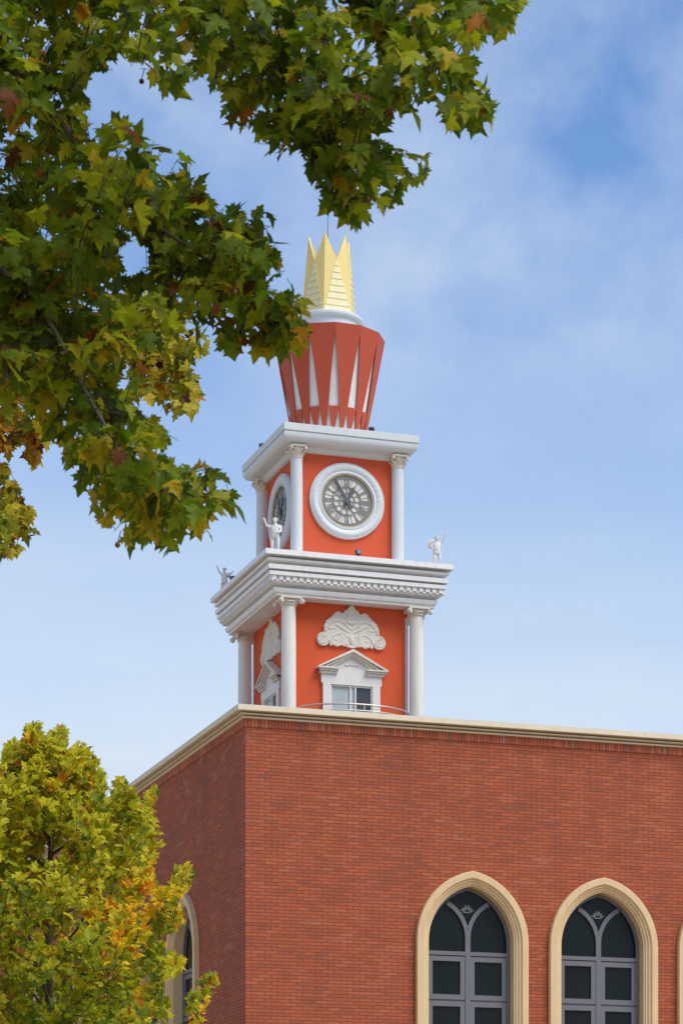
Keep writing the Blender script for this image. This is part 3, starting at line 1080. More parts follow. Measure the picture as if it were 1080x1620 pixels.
# ------------------------------------------------------------------ cherub statues
def putto(loc, rz, pose, label, sc=1.0, wings=(1.0, 1.0)):
    root = empty('cherub_statue', loc, label, 'statue', 'white cherub statues on the tower cornice')
    root.rotation_euler.z = rz
    J = {'pelvis': (0, 0, .33, .072), 'belly': (0, -.015, .40, .078), 'chest': (0, 0, .475, .072), 'neck': (0, 0, .535, .030), 'head': (0, -.012, .585, .052), 'crownh': (0, -.004, .635, .046),
         'hl': (-.045, 0, .30, .055), 'kl': (-.055, -.03, .18, .042), 'al': (-.055, 0, .055, .026), 'tl': (-.06, -.055, .03, .018),
         'hr': (.045, 0, .30, .055), 'kr': (.06, -.01, .18, .042), 'ar': (.06, .02, .055, .026), 'tr': (.065, -.035, .03, .018),
         'nose': (0, -.066, .585, .010)}
    J.update(pose)
    ed = [('pelvis', 'belly'), ('belly', 'chest'), ('chest', 'neck'), ('neck', 'head'), ('head', 'crownh'), ('head', 'nose'), ('pelvis', 'hl'), ('hl', 'kl'), ('kl', 'al'), ('al', 'tl'),
          ('pelvis', 'hr'), ('hr', 'kr'), ('kr', 'ar'), ('ar', 'tr'), ('chest', 'sl'), ('sl', 'el'), ('el', 'wl'), ('wl', 'fl'), ('chest', 'sr'), ('sr', 'er'), ('er', 'wr'), ('wr', 'fr')]
    names = list(J)
    for sd_, ww, ff in (('l', 'wl', 'fl'), ('r', 'wr', 'fr')):
        wv, fv = Vector(J[ww][:3]), Vector(J[ff][:3])
        d = (fv - wv).normalized()
        sdv = d.cross(Vector((0, -1, 0)))
        sdv = sdv.normalized() if sdv.length > 0.1 else Vector((1, 0, 0))
        for q, (of, ln) in enumerate(((-.014, .026), (-.005, .032), (.006, .030), (.015, .024))):
            J['f%s%d' % (sd_, q)] = (*(fv + sdv * of + d * ln), .0055)
            ed.append((ff, 'f%s%d' % (sd_, q)))
        J['t%s' % sd_ + 'h'] = (*(wv + sdv * .024 + d * .022), .0065)
        ed.append((ww, 't%s' % sd_ + 'h'))
    names = list(J)
    me = bpy.data.meshes.new('body')
    me.from_pydata([J[n][:3] for n in names], [(names.index(a), names.index(b)) for a, b in ed], [])
    ob = bpy.data.objects.new('body', me)
    COL.objects.link(ob)
    sk = ob.modifiers.new('skin', 'SKIN')
    sk.use_smooth_shade = True
    for i, n in enumerate(names):
        k_ = 1.0 if len(n) == 2 and n[0] in 'ft' else 0.86
        me.skin_vertices[0].data[i].radius = (J[n][3] * k_, J[n][3] * k_)
        me.skin_vertices[0].data[i].use_root = (n == 'pelvis')
    sub = ob.modifiers.new('sub', 'SUBSURF')
    sub.levels = sub.render_levels = 2
    dg = bpy.context.evaluated_depsgraph_get()
    me2 = bpy.data.meshes.new_from_object(ob.evaluated_get(dg))
    bpy.data.objects.remove(ob)
    me2.name = 'body'
    me2.materials.clear()
    me2.materials.append(M['statue'])
    bo = bpy.data.objects.new('body', me2)
    COL.objects.link(bo)
    bo.parent = root
    h = MB()
    for q in range(26):                          # curls
        a = q * 2.4
        ph = 0.42 + 1.1 * (q / 26)
        y_ = .007 + .052 * math.cos(ph) * math.sin(a)
        if y_ < -0.028 and ph < 0.75:
            continue
        h.ball((.048 * math.cos(ph) * math.cos(a), y_, .592 + .060 * math.sin(ph)), .016, 6, 5)
    hr = h.build('hair', M['statue'], None)
    hr.parent = root
    d = MB()
    loops = []
    for z, rx, ryy in ((.365, .066, .064), (.34, .075, .070), (.30, .080, .070), (.265, .080, .066)):
        loops.append([(rx * math.cos(t) * (1 + .07 * math.sin(7 * t + z * 30)), ryy * math.sin(t) * (1 + .09 * math.sin(7 * t + z * 30)), z + .03 * math.cos(t)) for t in [2 * math.pi * k / 24 for k in range(24)]])
    d.loft(loops, True, False, False)
    dr = d.build('drape', M['statue'], None, smooth=60)
    dr.parent = root
    for sg in (-1, 1):                           # stubby wings
        wm = MB()
        wk = wings[0] if sg < 0 else wings[1]
        for j, (ln, an) in enumerate(((.10, 62), (.12, 45), (.11, 28), (.09, 8))):
            ln *= wk
            e = Vector((sg * math.cos(R(an)), .35, math.sin(R(an)))).normalized()
            s_ = Vector((-sg * math.sin(R(an)), 0, math.cos(R(an))))
            c = Vector((sg * .035, .058 + .004 * j, .465 - .008 * j))
            lo = []
            for q, wd in ((0, .02), (.4, .03 * wk), (.8, .024 * wk), (1, .006)):
                p = c + e * ln * q
                lo.append([tuple(p - s_ * wd), tuple(p + Vector((0, -.008, 0))), tuple(p + s_ * wd), tuple(p + Vector((0, .008, 0)))])
            wm.loft(lo)
        wo_ = wm.build('wing', M['statue'], None, smooth=60)
        wo_.parent = root
    pb = MB()
    pb.lathe([(.115, 0.0), (.115, .018), (.10, .028), (.095, .03)], 20)
    bs = pb.build('plinth', M['statue'], None)
    bs.parent = root
    root.scale = (sc, sc, sc)
    return root
armsA = {'sl': (-.072, .005, .485, .038), 'el': (-.125, -.02, .42, .030), 'wl': (-.085, -.085, .36, .020), 'fl': (-.05, -.10, .362, .017),
         'sr': (.075, .005, .495, .036), 'er': (.135, -.02, .575, .028), 'wr': (.185, -.03, .675, .020), 'fr': (.198, -.032, .71, .017)}
armsB = {'sl': (-.078, .0, .49, .036), 'el': (-.15, -.03, .50, .028), 'wl': (-.19, -.05, .59, .020), 'fl': (-.197, -.055, .625, .017),
         'sr': (.078, .0, .49, .036), 'er': (.12, -.01, .395, .028), 'wr': (.07, -.09, .36, .020), 'fr': (.035, -.105, .365, .017)}
armsC = {'sl': (-.075, .0, .495, .036), 'el': (-.135, -.02, .575, .028), 'wl': (-.18, -.03, .67, .020), 'fl': (-.193, -.03, .705, .017),
         'sr': (.078, .0, .485, .036), 'er': (.155, -.02, .455, .028), 'wr': (.225, -.05, .50, .020), 'fr': (.255, -.06, .515, .017)}
ZC = 15.852
putto((TX + HM - 0.25, TY - HMY + 0.33, ZC), -TH + R(4), armsA, 'white cherub with one arm thrown up on the right end of the cornice', 0.98, (1.75, 0.8))
putto((TX - HM + 0.30, TY - HMY + 0.36, ZC), -TH - R(8), armsB, 'white cherub standing before the left clock at the near corner of the cornice', 1.08)
putto((TX - HM + 0.22, TY + HMY - 0.35, ZC), -TH - R(25), armsC, 'small white cherub at the far left corner of the cornice, arm raised', 0.88)

# ------------------------------------------------------------------ small floodlights
def flood(loc, rz, label, first=None):
    if first is not None:
        o = copy_tree(first)
        o.location = loc
        o.rotation_euler.z = rz
        o['label'] = label
        return o
    root = empty('floodlight', loc, label, 'floodlight', 'small floodlights on the tower')
    w = MB()
    w.lathe([(.05, 0), (.05, .012), (.018, .016), (.018, .05)], 12)
    w.box(-.062, -.054, -.02, .02, .045, .13)
    w.box(.054, .062, -.02, .02, .045, .13)
    w.box(-.054, .054, -.02, .02, .04, .05)
    b = w.build('bracket', M['lamp_body'], None)
    b.parent = root
    w = MB()
    w.loft([[(-.052, -.05, .05), (.052, -.05, .05), (.052, -.05, .14), (-.052, -.05, .14)], [(-.05, .0, .055), (.05, .0, .055), (.05, .0, .135), (-.05, .0, .135)], [(-.03, .05, .075), (.03, .05, .075), (.03, .05, .12), (-.03, .05, .12)]])
    for k in range(-2, 3):
        w.box(k * .016 - .003, k * .016 + .003, .02, .062, .07, .13)
    hs = w.build('housing', M['lamp_body'], None, smooth=0)
    hs.parent = root
    w = MB()
    w.box(-.044, .044, -.056, -.0505, .058, .132)
    ln = w.build('lens', M['lamp_glass'], None, smooth=0)
    ln.parent = root
    return root
f0 = flood((TX - 0.02, TY - HMY + 0.12, ZC), R(170), 'small dark floodlight below the front clock')
flood((TX - HM + 0.12, TY + HMY - 1.35, ZC), R(80), 'small dark floodlight beside the far left cherub', f0)
flood((TX - KX + 0.12, TY + KY - 1.10, 18.628), R(80), 'small dark floodlight on the left edge of the top slab', f0)
flood((TX + 0.50, TY - KY + 0.24, 18.628), R(165), 'small dark floodlight at the foot of the torch', f0)

# ------------------------------------------------------------------ trees
half_leaf = [(0.0, 0.0), (0.09, -0.07), (0.27, -0.13), (0.25, -0.02), (0.44, 0.04), (0.36, 0.13), (0.62, 0.33), (0.43, 0.35), (0.40, 0.47), (0.22, 0.41), (0.26, 0.60), (0.37, 0.71), (0.19, 0.74), (0.10, 0.90), (0.0, 1.05)]
outl = half_leaf + [(-x, y) for x, y in half_leaf[-2:0:-1]]
def leaf_template(fold, droop):
    vs = [(0, 0.30, 0)] + [(x, y, 0) for x, y in outl]
    out = []
    for x, y, _ in vs:
        r2 = x * x + (y - 0.25) ** 2
        z = fold * abs(x) - droop * r2 + 0.03 * math.sin(9 * x + 5 * y)
        out.append((x * 0.92, y - 0.0, z))
    n = len(outl)
    fs = [(0, 1 + k, 1 + (k + 1) % n) for k in range(n)]
    # petiole
    return np.array(out), np.array(fs)
TEMPL = [leaf_template(0.18, 0.30), leaf_template(0.42, 0.35), leaf_template(0.08, 0.62), leaf_template(-0.16, 0.20), leaf_template(0.30, 0.75), leaf_template(0.55, 0.10)]

def in_poly(px, py, poly):
    c = False
    j = len(poly) - 1
    for i in range(len(poly)):
        xi, yi = poly[i]
        xj, yj = poly[j]
        if (yi > py) != (yj > py) and px < (xj - xi) * (py - yi) / (yj - yi) + xi:
            c = not c
        j = i
    return c

def leaves_mesh(name, leaves, material, parent):
    """leaves: (position, tip direction, normal, size, colour)"""
    V, F, C = [], [], []
    b = 0
    for p, t, n, s, col in leaves:
        tv, fv = TEMPL[rng.integers(len(TEMPL))]
        y = np.array(t)
        y = y / np.linalg.norm(y)
        z = np.array(n) - np.dot(n, y) * y
        z = z / (np.linalg.norm(z) + 1e-9)
        x = np.cross(y, z)
        m = np.stack([x, y, z])
        V.append(tv @ m * s + np.array(p))
        F.append(fv + b)
        C.append(np.tile(np.array([*col, 1.0]), (len(tv), 1)))
        b += len(tv)
    V, F, C = np.concatenate(V), np.concatenate(F), np.concatenate(C)
    V = V - np.array(parent.location)
    me = bpy.data.meshes.new(name)
    me.vertices.add(len(V))
    me.vertices.foreach_set('co', V.astype(np.float32).ravel())
    me.loops.add(F.size)
    me.loops.foreach_set('vertex_index', F.astype(np.int32).ravel())
    me.polygons.add(len(F))
    me.polygons.foreach_set('loop_start', np.arange(0, F.size, 3, dtype=np.int32))
    me.polygons.foreach_set('loop_total', np.full(len(F), 3, dtype=np.int32))
    me.update(calc_edges=True)
    at = me.attributes.new('leaf_tint', 'FLOAT_COLOR', 'POINT')
    at.data.foreach_set('color', C.astype(np.float32).ravel())
    me.polygons.foreach_set('use_smooth', np.ones(len(F), dtype=bool))
    me.materials.append(material)
    o = bpy.data.objects.new(name, me)
    COL.objects.link(o)
    o.parent = parent
    return o

def unit(v):
    v = np.array(v, dtype=float)
    return v / (np.linalg.norm(v) + 1e-9)
VIEW = np.array([SN, CS, 0.0])

def pick(pal):
    u = rng.random() * sum(p[0] for p in pal)
    for wgt, c0_, c1_ in pal:
        u -= wgt
        if u <= 0:
            q = rng.random()
            return tuple(a * (1 - q) + b * q for a, b in zip(c0_, c1_))
    return pal[-1][1]

def grow(label, base, trunk, limbs, masses, leaf_material, crown_fill=None, group='plane trees', balls=()):
    """base: world foot; trunk/limbs: polylines (world, radius); masses: dicts of twig clumps"""
    root = empty('plane_tree', base, label, 'tree', group)
    tm = MB()
    for pts, rad in [trunk] + limbs:
        # subdivide and wobble
        q, rr_ = [], []
        for i in range(len(pts) - 1):
            a, b = Vector(pts[i]), Vector(pts[i + 1])
            for k in range(4):
                t = k / 4
                p = a.lerp(b, t)
                if not (i == 0 and k == 0):
                    p += Vector((noise.noise(p * 1.3), noise.noise(p * 1.3 + Vector((5, 0, 0))), noise.noise(p * 1.3 + Vector((0, 7, 0))))) * 0.10 * min(1, rad[i] * 18)
                q.append(p)
                rr_.append(rad[i] * (1 - t) + rad[i + 1] * t)
        q.append(Vector(pts[-1]))
        rr_.append(rad[-1])
        tm.tube(q, rr_, 10 if rad[0] > 0.06 else 6)
    tm.build('trunk', M['bark'], root, smooth=60)
    nodes = []
    for pts, rad in limbs:
        for i in range(len(pts) - 1):
            for k in range(6):
                nodes.append(Vector(pts[i]).lerp(Vector(pts[i + 1]), k / 6))
        nodes.append(Vector(pts[-1]))
    nodes_np = np.array([tuple(n) for n in nodes])
    tw = MB()
    leaves = []
    for ms in masses:
        for end in ms['ends']:
            e = np.array(end)
            dd = np.linalg.norm(nodes_np - e, axis=1)
            s = nodes_np[int(np.argmin(dd + rng.random(len(dd)) * 0.25))]
            L = np.linalg.norm(e - s)
            if L > ms.get('reach', 99):
                s = e + (s - e) / L * ms.get('reach', 99)
                L = ms.get('reach', 99)
            dirv = unit(e - s)
            mid = (s + e) / 2 + np.array([0, 0, ms['arch'] * L]) + rng.normal(0, 0.05 * L, 3)
            path = [(1 - t) ** 2 * s + 2 * t * (1 - t) * mid + t * t * e for t in np.linspace(0, 1, 5)]
            kept = 0
            n = int(rng.integers(ms['n'][0], ms['n'][1] + 1))
            span = min(1.0, ms['span'] / max(L, 1e-3))
            for k in range(n):
                t = 1 - span * (k + rng.random() * 0.7) / n
                p = (1 - t) ** 2 * s + 2 * t * (1 - t) * mid + t * t * e
                side = unit(rng.normal(0, 1, 3))
                pet = unit(dirv * 0.5 + side * 0.9 + np.array([0, 0, ms['lift']]))
                size = ms['size'] * rng.uniform(0.5, 1.2)
                lp_ = p + pet * size * rng.uniform(0.25, 0.5)
                tip = unit(pet * 0.9 + rng.normal(0, 0.35, 3) + np.array([0, 0, ms['droop']]))
                nrm = unit(rng.normal(0, 0.55, 3) + np.array([0, 0, ms['up']]) - VIEW * ms['face'])
                if 'ok' in ms:
                    # centre of the blade has to stay inside the clump
                    if not ms['ok'](lp_ + tip * size * 0.42):
                        continue
                leaves.append((lp_, tip, nrm, size, pick(ms['pal'](lp_))))
                kept += 1
                if ms.get('twigs', True):
                    tw.tube([tuple(p), tuple(lp_)], [0.0028, 0.002], 3)
            if ms.get('twigs', True) and kept > 2 and ('ok' not in ms or all(ms['ok'](q_) for q_ in path[:4])):
                tw.tube([tuple(p) for p in path], [ms['tr'] * (1 - 0.7 * k / 4) for k in range(5)], 4)
    if leaves:
        leaves_mesh('crown', leaves, leaf_material, root)
    if tw.v:
        tw.build('twigs', M['twig'], root, smooth=60)['kind'] = 'stuff'
    for c, r_ in balls:
        bmb = MB()
        bmb.ball(c, r_, 10, 8)
        bmb.tube([tuple(Vector(c) + Vector((0, 0, r_ * 0.9))), tuple(Vector(c) + Vector((0.02, 0, r_ * 5)))], 0.003, 4)
        bmb.build('seed_ball', M['ball'], root)
    print(label, 'leaves', len(leaves))
    return root

def proj(p):
    r_ = p[0] * CS - p[1] * SN
    d = p[0] * SN + p[1] * CS
    return 540 + FPX * r_ / d, HORIZ - FPX * (p[2] - EYE) / d, d

# --- near plane tree, its boughs hang in from the left
NEAR = [(-140, -140), (900, -140), (850, -40), (828, 0), (826, 20), (795, 62), (765, 60), (735, 68), (715, 45), (706, 62), (724, 84), (758, 92), (742, 112), (776, 150), (781, 184), (756, 198), (718, 196), (690, 182), (660, 172), (642, 186), (622, 172), (606, 192), (596, 206), (600, 226),
        (650, 230), (684, 246), (682, 284), (656, 290), (658, 312), (612, 330), (580, 338), (562, 362), (548, 348), (530, 350), (515, 335), (520, 305), (482, 280), (490, 256), (470, 236), (436, 250), (405, 230), (384, 212), (360, 192), (350, 165), (346, 140), (322, 122),
        (298, 124), (270, 142), (250, 132), (226, 100), (196, 95), (176, 106), (150, 112), (130, 118), (128, 180), (160, 205), (186, 190), (215, 210), (240, 214), (270, 235), (300, 246), (306, 280), (330, 290), (342, 320), (362, 332), (392, 304), (412, 322), (434, 346), (440, 372),
        (446, 402), (430, 430), (436, 456), (468, 452), (482, 480), (491, 530), (470, 556), (430, 572), (414, 560), (400, 545), (374, 552), (350, 546), (322, 530), (300, 520), (262, 545), (232, 560), (212, 590), (216, 640), (240, 668), (280, 690), (286, 706), (256, 722), (276, 742), (330, 722),
        (352, 730), (356, 770), (381, 795), (356, 815), (340, 846), (308, 850), (286, 854), (262, 876), (240, 852), (215, 868), (190, 862), (165, 852), (150, 802), (126, 790), (124, 760), (118, 738), (98, 716), (80, 680), (50, 650), (20, 640), (-20, 650), (-140, 660)]
GAPS = [[(192, 385), (212, 375), (232, 400), (230, 432), (205, 440), (190, 420)], [(420, 498), (432, 490), (438, 505), (428, 512)], [(205, 560), (216, 585), (208, 600)], [(238, 632), (256, 640), (250, 655)],
        [(402, 545), (396, 505), (410, 500), (418, 530)], [(135, 200), (160, 212), (165, 232), (140, 225)], [(488, 92), (500, 100), (492, 116), (470, 105)], [(415, 115), (430, 112), (428, 140), (412, 132)], [(560, 200), (575, 190), (580, 205)]]
def near_ok(p):
    x, y, d = proj(p)
    if not in_poly(x, y, NEAR):
        return False
    return not any(in_poly(x, y, g_) for g_ in GAPS)
ends = []
tries = 0
pts2 = []
while len(ends) < 900 and tries < 60000:
    tries += 1
    x, y = rng.uniform(-120, 860), rng.uniform(-120, 880)
    if not in_poly(x, y, NEAR) or any(in_poly(x, y, g_) for g_ in GAPS):
        continue
    if any((x - a) ** 2 + (y - b) ** 2 < 21 ** 2 for a, b in pts2):
        continue
    pts2.append((x, y))
    d = 16.2 + 1.6 * noise.noise(Vector((x / 170, y / 170, 0))) + rng.uniform(-0.9, 0.9)
    ends.append(tuple(P(x, y, d)))
def near_pal(p):
    x, y, d = proj(p)
    q = noise.noise(Vector(tuple(p)) * 1.1)
    yl = max(0.0, min(1.0, (y - 350) / 400)) 
    return [(1.0, (0.095, 0.160, 0.005), (0.165, 0.240, 0.007)), (0.75 + 0.8 * max(0, q), (0.24, 0.30, 0.008), (0.38, 0.39, 0.010)), (0.12 + 0.40 * yl, (0.38, 0.32, 0.012), (0.50, 0.37, 0.015)),
            (0.035 + 0.03 * yl, (0.46, 0.24, 0.012), (0.40, 0.14, 0.012)), (0.045, (0.22, 0.075, 0.012), (0.15, 0.045, 0.01)), (0.08, (0.07, 0.11, 0.03), (0.11, 0.15, 0.04))]
B0 = W(-4.7, 16.4, 0)
trunk_top = W(-4.45, 16.3, 4.6)
trunkN = ([B0, W(-4.65, 16.4, 1.6), W(-4.5, 16.3, 3.2), trunk_top, W(-4.3, 16.2, 7.0), W(-4.0, 16.2, 9.6), W(-3.6, 16.1, 12.0)], [0.27, 0.22, 0.20, 0.19, 0.15, 0.10, 0.04])
P_ = lambda x, y, d=16.2: P(x, y, d)
limbsN = [([W(-4.4, 16.3, 5.6), P_(-230, 330), P_(-60, 380), P_(60, 470, 15.8), P_(130, 610, 15.5), P_(190, 720, 15.3), P_(300, 790, 15.3)], [0.08, 0.05, 0.03, 0.016, 0.011, 0.008, 0.004]),
          ([W(-4.3, 16.2, 7.4), P_(-160, 40), P_(-20, 75), P_(55, 135), P_(130, 250), P_(240, 350), P_(350, 430), P_(450, 510)], [0.08, 0.05, 0.034, 0.024, 0.015, 0.010, 0.007, 0.004]),
          ([W(-4.2, 16.2, 8.0), P_(-150, -90, 16.6), P_(90, -60, 16.6), P_(270, 0, 16.6), P_(400, 70, 16.6), P_(470, 160, 16.4), P_(530, 240, 16.2), P_(555, 320, 16.2)], [0.09, 0.05, 0.035, 0.022, 0.015, 0.010, 0.006, 0.003]),
          ([W(-4.05, 16.2, 9.2), P_(50, -230, 16.8), P_(330, -130, 16.9), P_(540, -20, 16.9), P_(660, 60, 16.8), P_(750, 160, 16.7)], [0.10, 0.07, 0.045, 0.028, 0.016, 0.005]),
          ([P_(330, -130, 16.9), P_(560, -110, 17.0), P_(720, -40, 17.0), P_(805, 15, 17.0)], [0.03, 0.024, 0.014, 0.005]),
          ([P_(-60, 380), P_(60, 330, 16.9), P_(180, 330, 17.1), P_(300, 320, 17.2), P_(410, 360, 17.2)], [0.03, 0.025, 0.018, 0.010, 0.004])]
mass_near = dict(ends=ends, reach=0.75, arch=0.10, tr=0.0055, n=(5, 8), span=0.45, lift=-0.2, size=0.152, droop=-0.5, up=0.75, face=0.65, ok=near_ok, pal=near_pal)
# the rest of the crown, above and beside the picture
ends2 = []
while len(ends2) < 210:
    v = rng.normal(0, 1, 3)
    v = v / np.linalg.norm(v) * rng.uniform(0.5, 1) ** (1 / 3)
    p = np.array(W(-3.4, 15.8, 9.4)) + v * np.array([4.4, 4.4, 3.6])
    x, y, d = proj(p)
    if (-75 < x < 1160) and y > -75:
        continue
    if p[2] < 4.2:
        continue
    ends2.append(tuple(p))
def outside_ok(p):
    x, y, d = proj(p)
    return not (-30 < x < 1120 and y > -30)
limbsX = []
for k in range(9):
    a = k * 2.4
    z = 6.5 + 0.5 * k
    s = W(-4.3 + 0.08 * k, 16.2, z)
    e = Vector(s) + Vector((math.cos(a) * 2.6, math.sin(a) * 2.6, 1.4))
    x, y, d = proj(e)
    if -60 < x < 1100 and y > -80:
        continue
    limbsX.append(([s, Vector(s).lerp(e, 0.5) + Vector((0, 0, 0.25)), e], [0.07, 0.04, 0.012]))
mass_out = dict(ends=ends2, reach=1.0, arch=0.10, tr=0.006, n=(5, 8), span=0.7, lift=-0.25, size=0.18, droop=-0.5, up=0.7, face=0.2, ok=outside_ok, pal=near_pal)
ballsN = [(tuple(P(224, 128, 16.0)), 0.017), (tuple(P(372, 462, 15.4)), 0.016), (tuple(P(186, 862, 15.0)), 0.017), (tuple(P(180, 92, 15.6)), 0.016), (tuple(P(640, 98, 16.2)), 0.016)]
grow('nearest plane tree, dark green boughs hanging in from the upper left', B0, trunkN, limbsN + limbsX, [mass_near, mass_out], M['leaf_near'], balls=ballsN)

# --- yellower plane tree a little farther back
MID = [[(186, 470), (200, 445), (226, 446), (250, 470), (272, 486), (302, 502), (326, 520), (330, 550), (302, 562), (300, 590), (320, 622), (310, 650), (280, 656), (250, 652), (230, 645), (195, 600), (170, 540)],
       [(-60, 620), (0, 630), (40, 640), (80, 668), (95, 700), (62, 700), (66, 742), (46, 748), (38, 702), (14, 722), (-60, 724)],
       [(-60, 722), (0, 730), (22, 752), (40, 792), (70, 826), (48, 852), (35, 870), (0, 890), (-60, 900)],
       [(0, 420), (60, 470), (110, 560), (120, 640), (60, 650), (0, 640)]]
def mid_ok(p):
    x, y, d = proj(p)
    return x < -25 or any(in_poly(x, y, q) for q in MID)
ends, pts2, tries = [], [], 0
while len(ends) < 260 and tries < 40000:
    tries += 1
    x, y = rng.uniform(-60, 335), rng.uniform(420, 895)
    if not any(in_poly(x, y, q) for q in MID):
        continue
    if any((x - a) ** 2 + (y - b) ** 2 < 11 ** 2 for a, b in pts2):
        continue
    pts2.append((x, y))
    d = 27.5 + 1.5 * noise.noise(Vector((x / 90, y / 90, 3))) + rng.uniform(-0.8, 0.8)
    ends.append(tuple(P(x, y, d)))
def mid_pal(p):
    x, y, d = proj(p)
    o = 1.0 if (x < 110 and 600 < y < 740) else 0.0
    return [(0.7 - 0.4 * o, (0.17, 0.21, 0.012), (0.30, 0.30, 0.016)), (0.8, (0.44, 0.39, 0.02), (0.60, 0.48, 0.03)), (0.12 + 0.7 * o, (0.46, 0.25, 0.02), (0.42, 0.15, 0.015)), (0.05, (0.14, 0.05, 0.02), (0.1, 0.04, 0.015))]
B1 = W(-5.2, 28, 0)
trunkM = ([B1, W(-5.1, 28, 3), W(-5.0, 28, 6.5), W(-4.8, 27.9, 10), W(-4.6, 27.8, 14.5)], [0.26, 0.20, 0.17, 0.12, 0.03])
Q_ = lambda x, y, d=27.6: P(x, y, d)
limbsM = [([W(-5.0, 28, 7.0), Q_(-70, 900), Q_(-10, 840), Q_(40, 800)], [0.07, 0.04, 0.02, 0.006]),
          ([W(-4.95, 28, 8.0), Q_(-80, 740), Q_(0, 680), Q_(70, 690)], [0.07, 0.04, 0.02, 0.006]),
          ([W(-4.85, 27.9, 9.0), Q_(-60, 640), Q_(60, 560), Q_(200, 540), Q_(300, 590)], [0.08, 0.05, 0.035, 0.018, 0.006]),
          ([W(-4.8, 27.9, 10.0), Q_(-40, 540), Q_(90, 500), Q_(250, 510)], [0.07, 0.05, 0.03, 0.008])]
ends2 = []
while len(ends2) < 300:
    v = rng.normal(0, 1, 3)
    v = v / np.linalg.norm(v) * rng.uniform(0.4, 1) ** (1 / 3)
    p = np.array(W(-6.2, 28, 10.5)) + v * np.array([3.2, 3.2, 4.8])
    x, y, d = proj(p)
    if x > -45:
        continue
    ends2.append(tuple(p))
limbsY = []
for k in range(10):
    a = R(100) + k * 1.1
    s = W(-5.0 + 0.03 * k, 28, 6.0 + 0.7 * k)
    e = Vector(s) + Vector((-abs(math.cos(a)) * 2.2, math.sin(a) * 2.0, 1.5))
    limbsY.append(([s, Vector(s).lerp(e, 0.5) + Vector((0, 0, 0.2)), e], [0.06, 0.035, 0.01]))
base_m = dict(arch=0.08, tr=0.006, lift=-0.1, droop=-0.35, up=0.7, face=0.6, pal=mid_pal)
grow('taller yellowing plane tree seen behind the dark boughs at the left edge', B1, trunkM, limbsM + limbsY,
     [dict(base_m, ends=ends, reach=0.7, n=(6, 8), span=0.4, size=0.16, ok=mid_ok), dict(base_m, ends=ends2, reach=1.0, n=(6, 8), span=0.9, size=0.19, ok=lambda p: proj(p)[0] < -25)], M['leaf_far'])

# --- the low bright tree in front of the building's left wall
LOW = [(-320, 1300), (-180, 1215), (-60, 1180), (-20, 1215), (0, 1215), (8, 1180), (20, 1168), (36, 1172), (44, 1150), (55, 1139), (68, 1148), (73, 1163), (84, 1150), (100, 1145), (106, 1162), (100, 1194), (112, 1188), (124, 1172), (138, 1183), (150, 1198), (165, 1212), (167, 1240), (160, 1264), (178, 1264), (180, 1232), (194, 1228), (206, 1246),
       (216, 1262), (234, 1246), (248, 1243), (250, 1260), (236, 1276), (246, 1300), (258, 1330), (252, 1350), (240, 1372), (240, 1394), (256, 1404), (270, 1398), (280, 1365), (300, 1368), (306, 1388), (296, 1404), (286, 1416), (280, 1440), (290, 1458), (276, 1474), (256, 1480), (258, 1500), (280, 1510), (294, 1520),
       (280, 1540), (256, 1550), (260, 1575), (274, 1592), (268, 1625), (262, 1800), (230, 1950), (-120, 1990), (-320, 1800)]
SPRIG = [(322, 1545), (340, 1536), (352, 1550), (336, 1566), (330, 1596), (314, 1625), (298, 1625), (296, 1590), (306, 1562)]
def low_ok(p):
    x, y, d = proj(p)
    return in_poly(x, y, LOW) or in_poly(x, y, SPRIG)
def shoot_leaves(tip, base, n, size, pal, out):
    """leaves packed along one ascending shoot, smaller towards its tip"""
    a, b = np.array(base), np.array(tip)
    ax = unit(b - a)
    kept = 0
    for k in range(n):
        t = (k + rng.random()) / n
        p = a + (b - a) * t
        side = rng.normal(0, 1, 3)
        side = unit(side - np.dot(side, ax) * ax)
        sz_ = size * (1.15 - 0.55 * t) * rng.uniform(0.7, 1.15)
        pet = unit(side + ax * (0.35 + 0.8 * t) + np.array([0, 0, 0.15]))
        lp_ = p + pet * sz_ * rng.uniform(0.25, 0.6)
        tipd = unit(pet + np.array([0, 0, -0.25 + 0.5 * t]) + rng.normal(0, 0.25, 3))
        nrm = unit(np.array([0, 0, 0.8]) + ax * 0.2 - VIEW * 0.65 + rng.normal(0, 0.4, 3))
        if low_ok(lp_ + tipd * sz_ * 0.4):
            out.append((lp_, tipd, nrm, sz_, pick(pal)))
            kept += 1
    return kept
B2 = W(-3.75, 33, 0)
trunkL = ([B2, W(-3.73, 33, 1.2), W(-3.75, 33, 2.6), W(-3.78, 33, 5.0), W(-3.75, 33, 6.8), W(-3.80, 33, 8.0)], [0.16, 0.13, 0.10, 0.05, 0.022, 0.007])
limbsL = []
for k in range(30):
    z = 2.2 + 5.2 * k / 30
    a = k * 2.399
    ln = 1.8 * (1 - 0.6 * k / 30)
    s = W(-3.75, 33, z)
    e = W(-3.75 + ln * math.cos(a), 33 + ln * math.sin(a), z + ln * 0.85)
    if not low_ok(e):
        e = Vector(s).lerp(e, 0.6)
    limbsL.append(([s, Vector(s).lerp(e, 0.5) + Vector((0, 0, -0.08)), e], [0.026, 0.015, 0.005]))
s = W(-2.4, 32.7, 4.3)
limbsL.append(([W(-3.75, 33, 3.4), s, P(310, 1610, 32.6), P(335, 1552, 32.6)], [0.035, 0.025, 0.012, 0.004]))
limbsL.append(([W(-3.75, 33, 4.4), P(200, 1500, 32.7), P(262, 1430, 32.6), P(295, 1378, 32.6)], [0.035, 0.022, 0.012, 0.004]))
shoots, low_leaves = [], []
